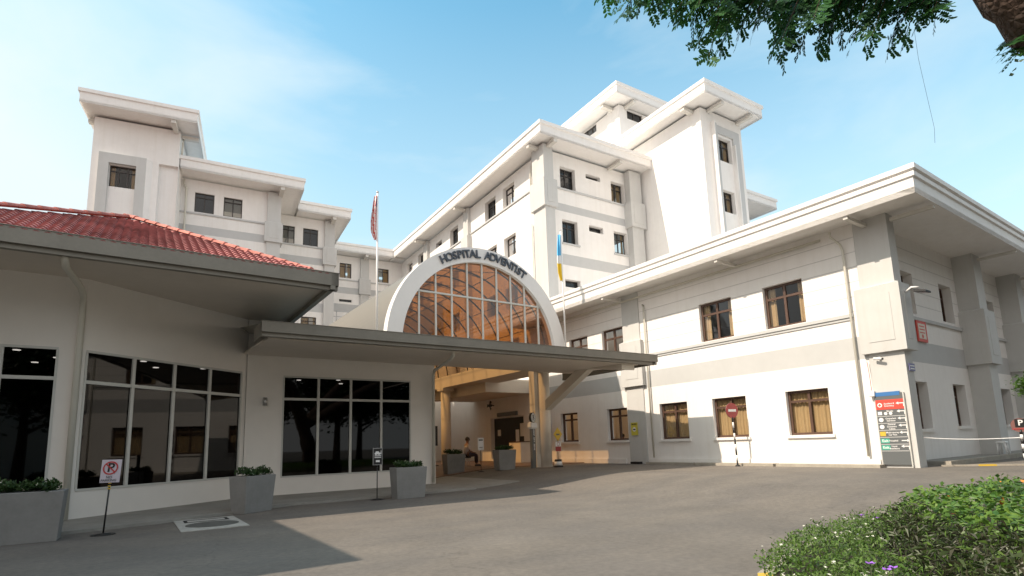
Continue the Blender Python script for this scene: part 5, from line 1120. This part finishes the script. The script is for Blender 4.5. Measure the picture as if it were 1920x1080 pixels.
tips = [(1128, 4), (1165, 30), (1215, 26), (1250, 30), (1272, 48), (1308, 92), (1326, 118), (1348, 104), (1382, 78), (1412, 58), (1446, 108), (1462, 116), (1500, 98), (1530, 104), (1546, 98), (1572, 84), (1600, 76), (1618, 94), (1664, 96), (1690, 92), (1718, 52), (1752, 42), (1735, 20), (1872, 86), (1905, 106), (1890, 98), (1884, 88), (1918, 92),
        (1190, 10), (1240, 8), (1290, 40), (1340, 60), (1360, 30), (1400, 20), (1430, 40), (1470, 70), (1500, 50), (1540, 60), (1580, 40), (1620, 50), (1650, 30), (1690, 40), (1310, 20), (1450, 15), (1520, 15), (1600, 10), (1680, 8), (1380, 0), (1740, -5)]
mb = MB(); LP = []; LD = []; LN = []
bough = [seen(1760, -70, 5.2), seen(1600, -60, 5.2), seen(1450, -55, 5.3), seen(1300, -60, 5.4), seen(1150, -50, 5.5)]
def near_b(x): return seen(min(max(x + 60, 1150), 1790), -60 - random.uniform(0, 40), 5.25)
allt = [(x, y, 5.2 + random.uniform(-.35, .45)) for x, y in tips]
for x, y in tips[:46]:
    for k in range(1 if x < 1760 else 0): allt.append((x + random.uniform(-25, 25), y * random.uniform(.2, .85) - 6, 5.2 + random.uniform(-.6, .8)))
for k in range(22): allt.append((random.uniform(1150, 1740), random.uniform(-160, -20), 5.2 + random.uniform(-.8, .8)))
rnd = random.Random(3)
for x, y, d in allt:
    tip = seen(x, y, d); st_ = near_b(x) if x < 1800 else seen(1935, 60, 5.5); mid = st_.lerp(tip, .5) + Vector((rnd.uniform(-.05, .05), rnd.uniform(-.05, .05), .06))
    cur = [];
    for k in range(11):
        f = k / 10; cur.append(st_ * (1 - f) ** 2 + mid * 2 * f * (1 - f) + tip * f * f)
    mb.tube([c - T0 for c in cur], [.009 - .0007 * k for k in range(11)], 5)
    L = (tip - st_).length; npin = max(3, int(L / .055)); 
    for k in range(npin):
        f = .25 + .75 * k / npin; i = min(int(f * 10), 9); c = cur[i].lerp(cur[i + 1], f * 10 - i); ax = (cur[i + 1] - cur[i]).normalized()
        sgn = 1 if k % 2 else -1; side = ax.cross(Vector((rnd.uniform(-.4, .4), rnd.uniform(-.4, .4), 1))).normalized() * sgn
        pd = (side * .8 + ax * .6 + Vector((0, 0, -.25))).normalized(); pl = rnd.uniform(.10, .17); nlf = 6
        nn = pd.cross(ax).normalized()
        for j in range(nlf):
            q = c + pd * pl * (j + .6) / nlf
            s2 = pd.cross(nn).normalized()
            for sg in (-1, 1):
                LP.append(q); LD.append((s2 * sg * .85 + pd * .5 + Vector((rnd.uniform(-.2, .2), rnd.uniform(-.2, .2), -.15))).normalized()); LN.append(nn)
mb.tube([b - T0 for b in bough], .03, 6); mb.build('twigs', 'bark', tr)
LP = np.array(LP); LD = np.array(LD); LN = np.array(LN); n_ = len(LP); S = rng.uniform(.036, .062, n_)[:, None]; W = np.cross(LD, LN); W /= np.linalg.norm(W, axis=1)[:, None] + 1e-9
V = np.empty((n_, 6, 3)); O = LP - np.array(T0)
V[:, 0] = O; V[:, 1] = O + LD * S * .35 + W * S * .22; V[:, 2] = O + LD * S * .8 + W * S * .2; V[:, 3] = O + LD * S; V[:, 4] = O + LD * S * .8 - W * S * .2; V[:, 5] = O + LD * S * .35 - W * S * .22
me = bpy.data.meshes.new('foliage'); me.from_pydata(V.reshape(-1, 3).tolist(), [], (np.arange(n_)[:, None] * 6 + np.arange(6)).tolist()); me.materials.append(M['leafT']); me.update()
o = bpy.data.objects.new('foliage', me); COL.objects.link(o); o.parent = tr
P_ = []; r_ = np.random.default_rng(31); mb = MB()
for cx, cy, cz, ex_, ey2, ez_, k_ in ((13.5, 5.5, 9.3, 4.6, 3.6, 2.0, 26), (9.5, -1.5, 9.0, 4.5, 4.0, 2.0, 18), (17.5, 9.0, 9.0, 3.5, 3.5, 1.8, 14)):
    for k in range(k_):
        q = r_.uniform(-1, 1, 3); c = np.array([cx, cy, cz]) + q * np.array([ex_, ey2, ez_]); P_.append(c + r_.normal(0, .42, (330, 3)) * np.array([1.3, 1.3, .7]) - np.array(T0))
    mb.tube([(-1.0, .05, 2.6), (-.3 + (cx - 8.2) * .3, (cy - 4.2) * .3, 4.8), ((cx - 8.2) * .7, (cy - 4.2) * .7, 7.0), (cx - 8.2, cy - 4.2, cz)], [.3, .24, .16, .06], 10)
mb.build('limb', 'bark', tr)
leaves(np.concatenate(P_), .17, 'crown', 'leafF', tr, .6, .2, r_)
# thin hanging string
mb = MB(); mb.tube([seen(1714, 55, 5.3), seen(1722, 110, 5.3), seen(1738, 180, 5.3), seen(1752, 240, 5.3), seen(1753, 268, 5.3)], .0016, 4)
tag(mb.build('hanging_string', 'sgrey'), 'thin loose string hanging from the tree against the sky', 'string')

# ------------------------------------------------------------------ trees and low buildings behind the viewpoint (seen mirrored in the shop glass)
def bigtree(loc, h, rad, label, seed):
    r_ = np.random.default_rng(seed); t = thing('tree', label, 'tree', loc, 0, 'roadside trees across the forecourt')
    mb = MB(); mb.tube([(0, 0, 0), (.1, 0, h * .3), (0, .1, h * .6), (0, 0, h * .85)], [.3, .22, .14, .05], 10)
    for k in range(7):
        a = k * .9; z = h * (.3 + .06 * k); mb.tube([(0, 0, z), (math.cos(a) * rad * .4, math.sin(a) * rad * .4, z + .8), (math.cos(a) * rad * .75, math.sin(a) * rad * .75, z + 1.2)], [.11, .07, .03], 7)
    mb.build('trunk', 'bark', t); P_ = []
    for k in range(34):
        q = r_.normal(0, 1, 3); q /= np.linalg.norm(q); c = np.array([0, 0, h * .68]) + q * np.array([rad, rad, h * .32]) * r_.uniform(.45, .95); P_.append(c + r_.normal(0, .5, (260, 3)))
    leaves(np.concatenate(P_), .34, 'crown', 'leafF', t, .6, .2, r_)
for i, (x, y, h, rd) in enumerate(((-13, -9, 8, 3.5), (-5, -14, 9, 4), (3, -13, 8.5, 3.6), (10, -11, 9, 4), (17, -9, 8, 3.8), (24, -4, 9, 4.2), (28, 5, 8, 3.6), (19.5, 4.5, 10, 4.2), (23, 11, 10, 4.2), (27, 17, 11, 4.2), (17, -1, 10, 4.2))):
    bigtree((x, y, 0), h, rd, ['leftmost roadside tree across the forecourt', 'tall second roadside tree from the left across the forecourt', 'narrow third roadside tree from the left across the forecourt', 'middle right roadside tree in front of the shophouses', 'roadside tree near the right end of the shophouses', 'roadside tree past the shophouses facing the annex side', 'roadside tree farthest right facing the annex side wall', 'big leafy tree right of the planting bed', 'big leafy tree farther along the shaded annex side', 'leafy tree farthest along the side lane', 'leafy tree close behind the planting bed'][i], i)
sh = thing('shophouse', 'low cream shophouse row across the road from the hospital', 'building', (8, -24, 0), R(6))
mb = MB(); Plane((-22, 0), (1, 0), (0, 1)).wall(mb, 0, 44, 0, 6.5, [(2 + 5 * k, 4 + 5 * k, 3.8, 5.2) for k in range(8)], .2); mb.box(-22, 22, -8, -.3, 0, 6.5); mb.build('wall', 'cream', sh)
mb = MB(); mb.loft_rect(-22, 22, -8, 0, [(.5, 6.5), (.5, 6.7), (-3, 8.4)]); mb.build('roof', 'tile', sh)
